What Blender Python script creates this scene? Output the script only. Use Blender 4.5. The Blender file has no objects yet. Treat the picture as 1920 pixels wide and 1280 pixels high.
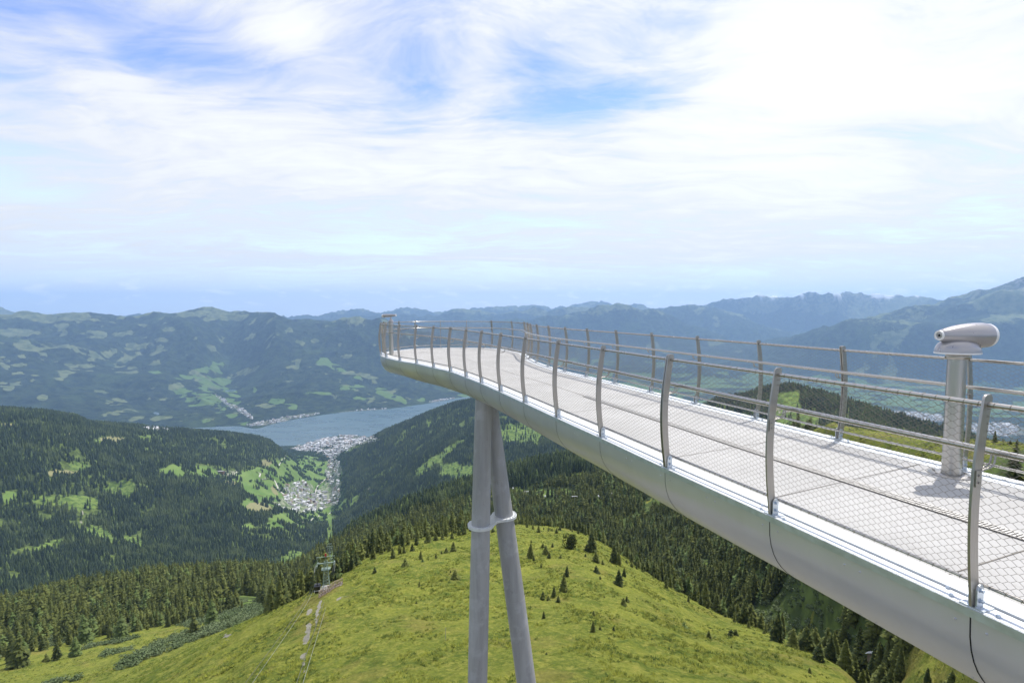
import bpy, bmesh, math, random, time
import numpy as np
from mathutils import Vector, Matrix
T0 = time.time()
rad = math.radians
sc = bpy.context.scene
COL = sc.collection

# ------------------------------------------------------------------ camera
CAMZ = 1.65
PITCH = math.atan(60 / 960)
cam_d = bpy.data.cameras.new('camera')
cam_d.sensor_width = 36; cam_d.lens = 18
cam_d.clip_start = 0.05; cam_d.clip_end = 200000
cam = bpy.data.objects.new('camera', cam_d); COL.objects.link(cam)
cam.location = (0, 0, CAMZ); cam.rotation_euler = (math.pi / 2 - PITCH, 0, 0)
sc.camera = cam

# ------------------------------------------------------------------ node helpers
class NB:
    def __init__(s, tree): s.t = tree; s.n = tree.nodes; s.l = tree.links
    def node(s, typ, **kw):
        nd = s.n.new(typ)
        for k, v in kw.items(): setattr(nd, k, v)
        return nd
    def put(s, sock, v):
        if v is None: return
        if isinstance(v, bpy.types.NodeSocket): s.l.new(v, sock)
        else:
            try: sock.default_value = v
            except Exception:
                sock.default_value = tuple(v) + (1.0,)
    def m(s, op, a, b=None, c=None, clamp=False):
        nd = s.node('ShaderNodeMath', operation=op, use_clamp=clamp)
        s.put(nd.inputs[0], a); s.put(nd.inputs[1], b); s.put(nd.inputs[2], c)
        return nd.outputs[0]
    def mix(s, f, a, b, mode='MIX'):
        nd = s.node('ShaderNodeMix', data_type='RGBA', blend_type=mode)
        s.put(nd.inputs[0], f); s.put(nd.inputs[6], a); s.put(nd.inputs[7], b)
        return nd.outputs[2]
    def smooth(s, x, lo, hi, a=0.0, b=1.0):
        nd = s.node('ShaderNodeMapRange', interpolation_type='SMOOTHSTEP')
        s.put(nd.inputs[0], x)
        for i, v in zip((1, 2, 3, 4), (lo, hi, a, b)): nd.inputs[i].default_value = v
        return nd.outputs[0]
    def noise(s, vec, scale, detail=4, rough=0.55, dist=0.0, lac=2.0):
        nd = s.node('ShaderNodeTexNoise')
        s.put(nd.inputs['Vector'], vec); nd.inputs['Scale'].default_value = scale
        nd.inputs['Detail'].default_value = detail; nd.inputs['Roughness'].default_value = rough
        nd.inputs['Distortion'].default_value = dist; nd.inputs['Lacunarity'].default_value = lac
        return nd.outputs[0]
    def mapping(s, vec, scale=(1, 1, 1), rot=(0, 0, 0), loc=(0, 0, 0)):
        nd = s.node('ShaderNodeMapping'); s.put(nd.inputs[0], vec)
        nd.inputs[1].default_value = loc; nd.inputs[2].default_value = rot; nd.inputs[3].default_value = scale
        return nd.outputs[0]
    def xyz(s, v):
        nd = s.node('ShaderNodeSeparateXYZ'); s.put(nd.inputs[0], v); return nd.outputs
    def comb(s, x, y, z):
        nd = s.node('ShaderNodeCombineXYZ'); s.put(nd.inputs[0], x); s.put(nd.inputs[1], y); s.put(nd.inputs[2], z); return nd.outputs[0]

# ------------------------------------------------------------------ world (sky + high thin clouds) and sun
SUN_AZ = math.atan2(0.55, 0.52)          # clockwise from +Y
SUN_EL = rad(61)
world = bpy.data.worlds.new('World'); sc.world = world; world.use_nodes = True
wt = world.node_tree; wt.nodes.clear(); W = NB(wt)
sky = W.node('ShaderNodeTexSky', sky_type='NISHITA', sun_disc=False)
sky.sun_elevation = SUN_EL; sky.sun_rotation = SUN_AZ; sky.altitude = 1900; sky.air_density = 1.0; sky.dust_density = 0.3; sky.ozone_density = 1.6
tc = W.node('ShaderNodeTexCoord').outputs['Generated']
dx, dy, dz = W.xyz(tc)
el = W.m('ARCSINE', W.m('MINIMUM', W.m('MAXIMUM', dz, -0.999), 0.999))
az = W.m('ARCTAN2', dx, dy)
zz = W.m('ADD', W.m('MAXIMUM', dz, 0.0), 0.10)
P0 = W.comb(W.m('DIVIDE', dx, zz), W.m('DIVIDE', dy, zz), 0.0)
wn_ = W.node('ShaderNodeTexNoise'); W.put(wn_.inputs['Vector'], P0); wn_.inputs['Scale'].default_value = 0.55; wn_.inputs['Detail'].default_value = 3
wv = W.node('ShaderNodeVectorMath', operation='MULTIPLY_ADD'); W.l.new(wn_.outputs['Color'], wv.inputs[0]); wv.inputs[1].default_value = (1.3, 1.3, 0); W.l.new(P0, wv.inputs[2])
P = wv.outputs[0]
# broad veil, streaks fanning out, small ripples
veil = W.noise(W.mapping(P, (0.42, 0.75, 1), (0, 0, rad(-24)), (3.1, 1.7, 0)), 1.0, 7, 0.56, 0.7)
streak = W.noise(W.mapping(P, (0.75, 2.1, 1), (0, 0, rad(-38)), (7.3, 0.4, 0)), 1.0, 8, 0.62, 0.35)
ripple = W.noise(W.mapping(P, (2.6, 4.2, 1), (0, 0, rad(-20)), (1.3, 5.4, 0)), 1.0, 6, 0.62, 0.5)
def blob(px, py, sx, sy, amp, rot=0):
    """a bank or a gap in the cloud, centred on a compass direction"""
    u = (px - 960) / 960; v = -(py - 640) / 960
    y = math.cos(PITCH) + v * math.sin(PITCH); z = -math.sin(PITCH) + v * math.cos(PITCH)
    a0 = math.atan2(u, y); e0 = math.atan2(z, math.hypot(u, y))
    k = math.sqrt(1 + u * u) * 1.0
    sa = sx / 960 / (1 + u * u); se = sy / 960 / k
    a = W.m('SUBTRACT', az, a0); e = W.m('SUBTRACT', el, e0)
    c, s_ = math.cos(rad(rot)), math.sin(rad(rot))
    A = W.m('DIVIDE', W.m('ADD', W.m('MULTIPLY', a, c), W.m('MULTIPLY', e, s_)), sa)
    E = W.m('DIVIDE', W.m('SUBTRACT', W.m('MULTIPLY', e, c), W.m('MULTIPLY', a, s_)), se)
    q = W.m('ADD', W.m('MULTIPLY', A, A), W.m('MULTIPLY', E, E))
    return W.m('MULTIPLY', W.m('EXPONENT', W.m('MULTIPLY', q, -1.0)), amp)
bias = 0.06
for b in [(150, 80, 330, 80, -.27), (380, 130, 190, 70, -.14), (30, 150, 120, 35, -.20), (690, 110, 170, 50, .02),
          (550, 62, 60, 30, .22, 20), (190, 110, 150, 26, .10, -38), (1090, 205, 210, 34, -.26, 6), (1190, 165, 150, 26, -.14, 14),
          (40, 360, 150, 34, -.20), (560, 265, 620, 80, .26, -6), (1500, 200, 420, 210, .24), (900, 130, 60, 150, .20, -20),
          (1500, 420, 520, 70, .10), (560, 462, 380, 20, -.16), (900, 505, 300, 15, -.18), (1150, 295, 60, 14, -.14),
          (300, 520, 500, 18, -.10), (1500, 505, 500, 14, -.12), (1000, 415, 500, 60, -.07)]:
    bias = W.m('ADD', bias, blob(*b))
dens = W.m('ADD', W.m('MULTIPLY', W.m('SUBTRACT', veil, 0.5), 1.15), W.m('MULTIPLY', W.m('SUBTRACT', streak, 0.5), 0.62))
dens = W.m('ADD', dens, W.m('MULTIPLY', W.m('SUBTRACT', ripple, 0.5), 0.42))
dens = W.m('ADD', dens, bias)
low = W.smooth(el, 0.015, 0.11)
fibre = W.noise(W.mapping(P, (2.2, 6.0, 1), (0, 0, rad(-42)), (2.2, 8.1, 0)), 1.0, 9, 0.68, 0.6)
dens = W.m('ADD', dens, W.m('MULTIPLY', W.m('SUBTRACT', fibre, 0.5), 0.62))
cover = W.m('MULTIPLY', W.smooth(dens, -0.28, 0.22), W.m('ADD', 0.25, W.m('MULTIPLY', low, 0.75)))
# little cumulus heads low over the far ranges
Q = W.comb(W.m('MULTIPLY', az, 9.0), W.m('MULTIPLY', el, 26.0), 0.0)
cum = W.noise(Q, 2.2, 6, 0.6, 0.2)
cband = W.m('MULTIPLY', W.smooth(el, 0.0, 0.012), W.smooth(el, 0.060, 0.03))
cumc = W.m('MULTIPLY', W.smooth(cum, 0.52, 0.63), cband)
cover = W.m('MAXIMUM', cover, W.m('MULTIPLY', cumc, 0.6))
# clouds are brighter on the sunward side
sunv = (math.sin(SUN_AZ) * math.cos(SUN_EL), math.cos(SUN_AZ) * math.cos(SUN_EL), math.sin(SUN_EL))
dotn = W.node('ShaderNodeVectorMath', operation='DOT_PRODUCT'); W.put(dotn.inputs[0], tc); dotn.inputs[1].default_value = sunv
glow = W.m('POWER', W.m('MAXIMUM', dotn.outputs['Value'], 0.0), 3.0)
cb = W.m('ADD', 5.8, W.m('MULTIPLY', glow, 0.9))
cb = W.m('MULTIPLY', cb, W.m('ADD', 1.0, W.m('MULTIPLY', cumc, 0.6)))
cb = W.m('MULTIPLY', cb, W.m('ADD', 0.86, W.m('MULTIPLY', W.smooth(dens, 0.0, 0.5), 0.16)))
ccol = W.node('ShaderNodeVectorMath', operation='SCALE'); ccol.inputs[0].default_value = (0.965, 0.985, 1.02); W.put(ccol.inputs['Scale'], cb)
lit = W.node('ShaderNodeVectorMath', operation='MULTIPLY'); W.l.new(sky.outputs[0], lit.inputs[0]); lit.inputs[1].default_value = (1.20, 1.20, 1.50)
lowsky = W.mix(W.m('MULTIPLY', W.smooth(el, 0.40, 0.04), 0.92), lit.outputs[0], (5.6, 6.4, 7.4))
skyc = W.mix(cover, lowsky, ccol.outputs[0])
bg = W.node('ShaderNodeBackground'); W.put(bg.inputs[0], skyc); bg.inputs[1].default_value = 0.15
wo = W.node('ShaderNodeOutputWorld'); W.l.new(bg.outputs[0], wo.inputs[0])

sun_d = bpy.data.lights.new('sun', 'SUN'); sun_d.energy = 3.6; sun_d.angle = rad(0.6); sun_d.color = (1.0, 0.955, 0.88)
sun = bpy.data.objects.new('sun', sun_d); COL.objects.link(sun)
sun.rotation_euler = Vector(sunv).to_track_quat('Z', 'Y').to_euler()

sc.view_settings.view_transform = 'Standard'; sc.view_settings.look = 'None'
sc.view_settings.gamma = 1; sc.view_settings.exposure = 0.3
sc.render.engine = 'CYCLES'
sc.cycles.use_denoising = True
sc.cycles.max_bounces = 6; sc.cycles.diffuse_bounces = 2; sc.cycles.glossy_bounces = 3; sc.cycles.transparent_max_bounces = 6
sc.cycles.volume_bounces = 1; sc.cycles.sample_clamp_indirect = 4

# ------------------------------------------------------------------ object helpers
def tag(o, label=None, cat=None, group=None, kind=None):
    if label: o['label'] = label
    if cat: o['category'] = cat
    if group: o['group'] = group
    if kind: o['kind'] = kind
    return o
def empty(name, loc=(0, 0, 0), label=None, cat=None, group=None):
    o = bpy.data.objects.new(name, None); COL.objects.link(o); o.location = loc; o.empty_display_size = 0.3
    return tag(o, label, cat, group)
def link_mesh(name, me, mat, parent=None):
    o = bpy.data.objects.new(name, me); COL.objects.link(o)
    if mat is not None:
        for m_ in (mat if isinstance(mat, (list, tuple)) else [mat]): me.materials.append(m_)
    if parent is not None: o.parent = parent
    return o
def np_mesh(name, V, quads=None, tris=None, smooth=False, mi=None):
    me = bpy.data.meshes.new(name)
    nq = 0 if quads is None else len(quads); nt = 0 if tris is None else len(tris)
    V = np.asarray(V, dtype=np.float32)
    me.vertices.add(len(V)); me.vertices.foreach_set('co', V.ravel())
    loops = []
    if nq: loops.append(np.asarray(quads, dtype=np.int32).ravel())
    if nt: loops.append(np.asarray(tris, dtype=np.int32).ravel())
    loops = np.concatenate(loops)
    me.loops.add(len(loops)); me.loops.foreach_set('vertex_index', loops)
    me.polygons.add(nq + nt)
    starts = np.concatenate([np.arange(nq) * 4, nq * 4 + np.arange(nt) * 3]).astype(np.int32)
    me.polygons.foreach_set('loop_start', starts)
    if mi is not None: me.polygons.foreach_set('material_index', np.asarray(mi, dtype=np.int32))
    if smooth: me.polygons.foreach_set('use_smooth', np.ones(nq + nt, dtype=bool))
    me.update(calc_edges=True); me.validate()
    return me
class MB:
    """collects shapes into one mesh"""
    def __init__(s): s.v = []; s.f = []; s.sm = []; s.mi = []; s.cur = 0
    def add(s, vs, fs, smooth=False):
        b = len(s.v); s.v += [tuple(p) for p in vs]
        for f in fs: s.f.append(tuple(i + b for i in f)); s.sm.append(smooth); s.mi.append(s.cur)
    def box(s, c, ax, ay, az_, hx, hy, hz):
        c = Vector(c); ax = Vector(ax) * hx; ay = Vector(ay) * hy; az_ = Vector(az_) * hz
        vs = [c + i * ax + j * ay + k * az_ for i in (-1, 1) for j in (-1, 1) for k in (-1, 1)]
        s.add(vs, [(0, 1, 3, 2), (4, 6, 7, 5), (0, 4, 5, 1), (2, 3, 7, 6), (0, 2, 6, 4), (1, 5, 7, 3)])
    def tube(s, pts, r, n=8, caps=True, smooth=True, closed=False):
        pts = [Vector(p) for p in pts]; N = len(pts)
        rs = r if isinstance(r, (list, tuple)) else [r] * N
        rings = []; prev = None
        for i, p in enumerate(pts):
            t = (pts[min(i + 1, N - 1)] - pts[max(i - 1, 0)])
            if closed: t = pts[(i + 1) % N] - pts[i - 1]
            if t.length < 1e-9: t = Vector((0, 0, 1))
            t.normalize()
            if prev is None:
                a = t.orthogonal().normalized() if abs(t.z) > 0.95 else t.cross(Vector((0, 0, 1))).normalized()
            else:
                a = (prev - t * prev.dot(t)); a = a.normalized() if a.length > 1e-6 else t.orthogonal().normalized()
            prev = a; b = t.cross(a)
            rings.append([p + (a * math.cos(q) + b * math.sin(q)) * rs[i] for q in (2 * math.pi * k / n for k in range(n))])
        vs = [p for ring in rings for p in ring]; fs = []
        M_ = N if closed else N - 1
        for i in range(M_):
            for k in range(n):
                a0 = i * n + k; a1 = i * n + (k + 1) % n; b0 = ((i + 1) % N) * n + k; b1 = ((i + 1) % N) * n + (k + 1) % n
                fs.append((a0, a1, b1, b0))
        s.add(vs, fs, smooth)
        if caps and not closed:
            s.add(rings[0], [tuple(range(n))[::-1]]); s.add(rings[-1], [tuple(range(n))])
    def lathe(s, prof, origin=(0, 0, 0), axis=(0, 0, 1), n=24, smooth=True, xa=None):
        axis = Vector(axis).normalized(); o = Vector(origin)
        a = Vector(xa).normalized() if xa else axis.orthogonal().normalized(); b = axis.cross(a)
        vs = [o + axis * h + (a * math.cos(q) + b * math.sin(q)) * r for (r, h) in prof for q in (2 * math.pi * k / n for k in range(n))]
        fs = [(i * n + k, i * n + (k + 1) % n, (i + 1) * n + (k + 1) % n, (i + 1) * n + k) for i in range(len(prof) - 1) for k in range(n)]
        s.add(vs, fs, smooth)
    def build(s, name, mat, parent=None):
        me = bpy.data.meshes.new(name); me.from_pydata(s.v, [], s.f); me.update()
        me.polygons.foreach_set('use_smooth', s.sm)
        if isinstance(mat, (list, tuple)): me.polygons.foreach_set('material_index', s.mi)
        return link_mesh(name, me, mat, parent)

# ------------------------------------------------------------------ pixel <-> place
def ray(px, py):
    u = (px - 960) / 960; v = -(py - 640) / 960
    return u, math.cos(PITCH) + v * math.sin(PITCH), -math.sin(PITCH) + v * math.cos(PITCH)
def az_tan(px, py):
    x, y, z = ray(px, py); return math.atan2(x, y), z / math.hypot(x, y)
def deck(px, py, z0=0.0):
    x, y, z = ray(px, py); t = (CAMZ - z0) / -z; return Vector((x * t, y * t, z0))
def project(x, y, z):
    """arrays -> pixel"""
    z = z - CAMZ; c, s_ = math.cos(PITCH), math.sin(PITCH)
    f = y * c - z * s_; up = y * s_ + z * c
    f = np.where(f < 0.01, 0.01, f)
    return 960 + 960 * x / f, 640 - 960 * up / f

# ------------------------------------------------------------------ numpy noise
def _h(ix, iy, seed):
    n = (ix.astype(np.int64) * 374761393 + iy.astype(np.int64) * 668265263 + seed * 1442695041) & 0x7fffffff
    n = ((n ^ (n >> 13)) * 1274126177) & 0x7fffffff
    return ((n ^ (n >> 16)) & 0xffff) / 32767.5 - 1.0
def vnoise(x, y, seed=0):
    fx = np.floor(x); fy = np.floor(y); tx = x - fx; ty = y - fy
    tx = tx * tx * tx * (tx * (tx * 6 - 15) + 10); ty = ty * ty * ty * (ty * (ty * 6 - 15) + 10)
    a = _h(fx, fy, seed); b = _h(fx + 1, fy, seed); c = _h(fx, fy + 1, seed); d = _h(fx + 1, fy + 1, seed)
    return (a + (b - a) * tx) * (1 - ty) + (c + (d - c) * tx) * ty
def fbm(x, y, octv=4, seed=0, gain=0.5):
    s_ = 0; a = 1; t = 0
    for o in range(octv):
        s_ = s_ + a * vnoise(x * 2 ** o + 17.3 * o, y * 2 ** o - 9.1 * o, seed + o); t += a; a *= gain
    return s_ / t
def ridged(x, y, octv=4, seed=0, gain=0.5):
    s_ = 0; a = 1; t = 0
    for o in range(octv):
        n = 1 - np.abs(vnoise(x * 2 ** o + 5.7 * o, y * 2 ** o + 3.3 * o, seed + o)) * 2
        s_ = s_ + a * n; t += a; a *= gain
    return s_ / t
# ================================================================== TERRAIN (one sheet out to the horizon)
# each curve: its places along the compass, (px, py, r) measured from the camera hill, or (px, 'z', z, r)
def C(pts, dflt_py=700):
    A, Rr, Z = [], [], []
    for p in pts:
        if p[1] == 'z': a = math.atan((p[0] - 960) / 960); A.append(a); Rr.append(p[3]); Z.append(p[2])
        else:
            a, t = az_tan(p[0], p[1]); A.append(a); Rr.append(p[2]); Z.append(CAMZ + p[2] * t)
    o = np.argsort(A); return np.array(A)[o], np.array(Rr)[o], np.array(Z)[o]
LK = -1216.0; FL = -1197.0
def shore(pts, dr, z):   # lake shore at level -1210
    out = []
    for px, py in pts:
        a, t = az_tan(px, py); out.append((px, 'z', z, (1210 + CAMZ) / -t + dr))
    return out
near_sh = [(-500, 800), (0, 832), (300, 838), (450, 840), (560, 836), (600, 823), (640, 815), (700, 821), (760, 818), (900, 800), (1100, 780), (1920, 770), (2500, 770)]
far_sh = [(-500, 806), (0, 807), (200, 808), (240, 807), (330, 805), (440, 799), (475, 806), (500, 797), (540, 788), (640, 773), (720, 768), (800, 757), (870, 745), (960, 742), (1100, 745), (1300, 735), (1920, 735), (2500, 735)]
CURV = [
 C([(-500, 'z', -13, 0.5), (2500, 'z', -13, 0.5)]),
 C([(-500, 'z', -18, 22), (900, 'z', -19, 22), (1400, 'z', -20, 22), (1920, 'z', -19, 22), (2500, 'z', -12, 22)]),
 # B bottom of the frame
 C([(-500, 'z', -60, 90), (0, 'z', -72, 110), (300, 1330, 105), (600, 1285, 75), (960, 1285, 60), (1200, 1285, 60), (1400, 1290, 75), (1600, 1320, 90), (1750, 'z', -64, 85), (1850, 'z', -48, 75), (1920, 'z', -19, 70), (2500, 'z', -14, 60)]),
 # C crest of the meadow
 C([(-500, 'z', -105, 200), (0, 'z', -124, 215), (150, 'z', -108, 180), (300, 1284, 152), (400, 1216, 158), (490, 1156, 166), (560, 1122, 172), (600, 1100, 174), (640, 1072, 190), (700, 1034, 218), (780, 1008, 246), (870, 992, 272), (960, 984, 292), (1000, 985, 300), (1060, 990, 298), (1100, 1002, 290), (1150, 1032, 272), (1200, 1068, 250), (1250, 1096, 230), (1325, 1138, 208), (1400, 1172, 190), (1500, 1216, 165), (1600, 1268, 140), (1700, 'z', -82, 118), (1800, 'z', -74, 110), (1860, 'z', -55, 110), (1920, 'z', -28, 110), (2500, 'z', -16, 90)]),
 # D hollow behind it
 C([(-500, 'z', -175, 330), (0, 1240, 350), (150, 1215, 350), (300, 1182, 350), (400, 1165, 340), (470, 1145, 320), (540, 'z', -160, 275), (600, 'z', -160, 275), (700, 'z', -178, 330), (780, 'z', -200, 380), (870, 'z', -222, 440), (960, 'z', -232, 460), (1060, 'z', -222, 440), (1150, 'z', -205, 390), (1200, 'z', -192, 350), (1250, 'z', -180, 330), (1325, 'z', -165, 295), (1400, 'z', -150, 260), (1500, 'z', -138, 215), (1600, 'z', -124, 188), (1670, 'z', -108, 168), (1715, 1246, 152), (1745, 1236, 150), (1790, 1240, 148), (1830, 'z', -70, 150), (1920, 'z', -34, 150), (2500, 'z', -20, 120)]),
 # E near wooded shoulder
 C([(-500, 1120, 700), (0, 1150, 700), (150, 1112, 700), (300, 1085, 720), (430, 1078, 720), (540, 1078, 700), (600, 1050, 680), (640, 1012, 900), (700, 975, 950), (740, 958, 950), (800, 935, 940), (860, 915, 930), (890, 905, 930), (960, 882, 950), (1060, 862, 950), (1110, 858, 930), (1200, 852, 880), (1340, 850, 760), (1430, 835, 560), (1500, 808, 400), (1560, 802, 270), (1700, 824, 235), (1780, 828, 220), (1920, 838, 200), (2500, 'z', -30, 190)]),
 # F hidden gorge
 C([(-500, 'z', -520, 1150), (430, 'z', -560, 1150), (600, 'z', -600, 1200), (700, 'z', -690, 1550), (800, 'z', -700, 1600), (890, 'z', -660, 1600), (960, 'z', -610, 1600), (1200, 'z', -450, 1300), (1340, 'z', -330, 1050), (1480, 'z', -245, 850), (1600, 'z', -190, 650), (1770, 'z', -175, 600), (1920, 'z', -205, 600), (2500, 'z', -220, 600)]),
 # G middle slope, wooded hump at the right
 C([(-500, 1065, 1700), (0, 1060, 1700), (200, 1040, 1750), (430, 1010, 1900), (540, 1000, 2100), (600, 990, 2400), (640, 985, 2400), (700, 960, 2300), (800, 905, 2100), (890, 855, 2200), (960, 835, 2200), (1060, 815, 2200), (1200, 800, 1900), (1300, 770, 1600), (1340, 752, 1500), (1400, 741, 1480), (1440, 730, 1450), (1490, 730, 1430), (1560, 745, 1400), (1650, 777, 1350), (1770, 818, 1300), (1920, 862, 1250), (2500, 'z', -420, 1250)]),
 # H ridge crests above the lake valley
 C([(-500, 775, 2600), (0, 786, 2600), (90, 792, 2600), (150, 801, 2650), (165, 812, 2700), (240, 815, 2850), (320, 818, 3000), (430, 821, 3200), (480, 826, 3350), (510, 836, 3450), (530, 850, 3550), (560, 878, 3600), (600, 905, 3600), (622, 900, 3650), (640, 868, 3600), (660, 850, 3500), (700, 828, 3400), (720, 816, 3350), (760, 798, 3300), (800, 781, 3250), (850, 761, 3200), (890, 753, 3200), (960, 752, 3200), (1060, 775, 3000), (1200, 'z', -560, 2800), (1340, 'z', -700, 2600), (1480, 'z', -900, 2500), (2500, 'z', -900, 2500)]),
 C(shore(near_sh, -330, -1186)),
 C(shore(near_sh, -60, -1203)),
 C(shore(near_sh, 110, LK)),
 C(shore(far_sh, -90, LK)),
 C(shore(far_sh, 60, -1203)),
 C([(-500, 'z', -1150, 7900), (240, 'z', -1150, 6800), (440, 'z', -1160, 6600), (540, 'z', -1150, 6650), (640, 'z', -1140, 6900), (870, 'z', -1165, 7500), (1000, 'z', -1195, 8600), (1200, 'z', -1195, 9000), (1500, 'z', -1195, 9000), (1920, 'z', -1195, 9300), (2500, 'z', -1195, 9300)]),
 # K mid mountain: spurs and the side valley
 C([(-500, 680, 9300), (0, 690, 9300), (200, 700, 9000), (300, 705, 8700), (380, 720, 8600), (425, 735, 8700), (450, 735, 8600), (520, 690, 8500), (600, 680, 8500), (700, 690, 8400), (800, 705, 8400), (900, 720, 8900), (1000, 'z', -1150, 10200), (1150, 'z', -1180, 10800), (1400, 'z', -1100, 10500), (1500, 715, 10300), (1700, 705, 10300), (1920, 700, 10300), (2500, 700, 10300)]),
 # L mountain crest across the lake; lower front of the right massif
 C([(-500, 580, 12500), (0, 585, 12500), (45, 583, 12300), (90, 590, 12200), (140, 583, 12000), (165, 588, 12000), (230, 594, 12000), (300, 589, 12000), (350, 584, 12000), (385, 577, 12000), (402, 573.5, 12000), (430, 582, 11800), (457, 585, 11500), (490, 588, 11200), (520, 590, 11000), (547, 597, 10800), (575, 599, 10600), (620, 600, 10200), (645, 597, 10000), (673, 594, 9900), (695, 602, 9800), (713, 596, 9700), (723, 599, 9700), (743, 611, 9600), (773, 620, 9600), (804, 624, 9600), (850, 632, 9700), (900, 645, 10000), (960, 665, 10500), (1060, 690, 11500), (1150, 'z', -1150, 12000), (1400, 672, 11800), (1457, 642, 11500), (1480, 636, 11400), (1510, 626, 11300), (1540, 615, 11200), (1570, 606, 11200), (1597, 601, 11200), (1627, 599, 11200), (1680, 606, 11200), (1760, 610, 11300), (1850, 600, 11300), (1920, 600, 11400), (2500, 590, 11500)]),
 C([(-500, 'z', -500, 14500), (700, 'z', -700, 12500), (1000, 'z', -1100, 13000), (1400, 'z', -800, 13500), (1600, 605, 12600), (1920, 592, 12600), (2500, 580, 12600)]),
 # N
 C([(-500, 600, 17000), (600, 605, 16500), (740, 614, 16000), (800, 613, 15500), (860, 608, 15500), (960, 600, 15500), (1000, 597, 15500), (1050, 592, 15500), (1080, 588, 15500), (1105, 580, 15500), (1132, 571.5, 15500), (1145, 573, 15500), (1165, 569, 15500), (1180, 574, 15500), (1200, 580, 15600), (1228, 579, 15700), (1245, 586, 15800), (1300, 608, 16000), (1340, 625, 16000), (1370, 641, 16000), (1420, 655, 15500), (1500, 636, 14500), (1570, 616, 14000), (1640, 595, 13800), (1657, 591, 13800), (1697, 577, 13800), (1720, 576, 13800), (1747, 570, 13800), (1800, 571, 13800), (1847, 554, 13800), (1885, 546, 13800), (1920, 537, 13800), (2200, 500, 13800), (2500, 520, 13800)]),
 C([(-500, 'z', -700, 18500), (1200, 'z', -900, 18000), (1500, 'z', -900, 17000), (1920, 'z', 100, 15500), (2500, 'z', 0, 15500)]),
 # Q
 C([(-500, 600, 22000), (600, 602, 22000), (607, 599, 22000), (660, 593, 22000), (707, 592, 22000), (760, 590, 22000), (800, 591, 21500), (837, 587, 21000), (850, 578, 21000), (857, 575.5, 21000), (867, 577, 21000), (883, 583, 21000), (927, 588, 21000), (960, 586, 21000), (980, 579, 21000), (1007, 576, 21000), (1027, 582, 21000), (1053, 576, 21000), (1100, 579, 21000), (1230, 581, 20500), (1260, 575.5, 20500), (1310, 572, 20500), (1330, 573, 20500), (1380, 586, 20500), (1430, 610, 20000), (1477, 633, 19500), (1550, 640, 19500), (1640, 620, 19500), (1700, 600, 18500), (1740, 577, 18000), (1767, 562, 17500), (1790, 556, 17500), (1807, 556.5, 17500), (1827, 548, 17500), (1863, 537, 17500), (1897, 528, 17500), (1920, 522, 17500), (2200, 490, 17500), (2500, 510, 17500)]),
 C([(-500, 'z', -500, 26000), (1400, 'z', -800, 25000), (2500, 'z', -300, 23000)]),
 # S high range on the skyline
 C([(-500, 590, 33000), (-15, 580, 33000), (0, 577.5, 33000), (8, 580, 33000), (20, 587, 33000), (60, 590, 33000), (600, 594, 33000), (607, 592, 33000), (623, 588, 33000), (647, 583, 33000), (660, 579, 33000), (680, 583, 33000), (707, 589, 33000), (727, 586, 33000), (747, 579, 33000), (760, 577, 33000), (793, 582, 33000), (813, 586, 33000), (900, 580, 34000), (930, 577, 34000), (960, 578, 34000), (1000, 573, 35000), (1040, 578, 35000), (1080, 571, 35000), (1120, 565.5, 35000), (1160, 575, 34000), (1190, 571, 33000), (1230, 576, 32000), (1290, 573, 30000), (1320, 572, 28000), (1345, 565, 28000), (1367, 558, 28000), (1380, 562, 28000), (1405, 558, 28000), (1420, 552, 28000), (1447, 556, 28000), (1470, 556, 28500), (1507, 553, 29000), (1523, 549, 29500), (1543, 549.5, 29000), (1557, 546, 28500), (1570, 551, 29000), (1587, 549, 31000), (1633, 552, 31000), (1673, 553, 31000), (1713, 555, 31000), (1760, 560, 31000), (1800, 570, 31000), (2500, 570, 31000)]),
 C([(-500, 'z', -1500, 23800), (2500, 'z', -1500, 23800)]),
 C([(-500, 'z', -1500, 26000), (2500, 'z', -1500, 26000)]),
]
# noise per band (between curve k and k+1): (amplitude m, scale m, kind) fading out on the curves themselves
BAND = [(0.3, 12, 0), (0.8, 30, 0), (1.6, 45, 0), (5, 60, 0), (9, 110, 0), (25, 300, 1), (60, 500, 1), (75, 520, 1), (8, 300, 0), (0, 100, 0), (0, 100, 0),
        (0, 100, 0), (0, 100, 0), (10, 300, 0), (230, 1500, 1), (330, 1900, 1), (80, 1500, 1), (200, 1900, 1), (200, 2000, 1), (280, 2400, 1), (250, 2600, 1), (380, 3000, 1), (300, 3000, 1), (0, 1000, 0)]
NA_IN = 940
azs = np.concatenate([np.linspace(-math.pi, -rad(50), 70, endpoint=False), np.linspace(-rad(50), rad(50), NA_IN, endpoint=False), np.linspace(rad(50), math.pi, 71)])
def gs(a, b, n): return np.geomspace(a, b, n, endpoint=False)
rs = np.concatenate([gs(2, 45, 60), gs(45, 420, 330), gs(420, 4500, 400), gs(4500, 13500, 300), gs(13500, 23500, 170), gs(23500, 25500, 4)])
AZ, RR = np.meshgrid(azs, rs, indexing='ij')
K = len(CURV)
kr = np.zeros((K, len(azs))); kz = np.zeros((K, len(azs)))
ac = np.clip(azs, -rad(57), rad(57))
def blur(v, n):
    k = np.ones(2 * n + 1) / (2 * n + 1); return np.convolve(np.pad(v, n, mode='edge'), k, mode='valid')
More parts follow.
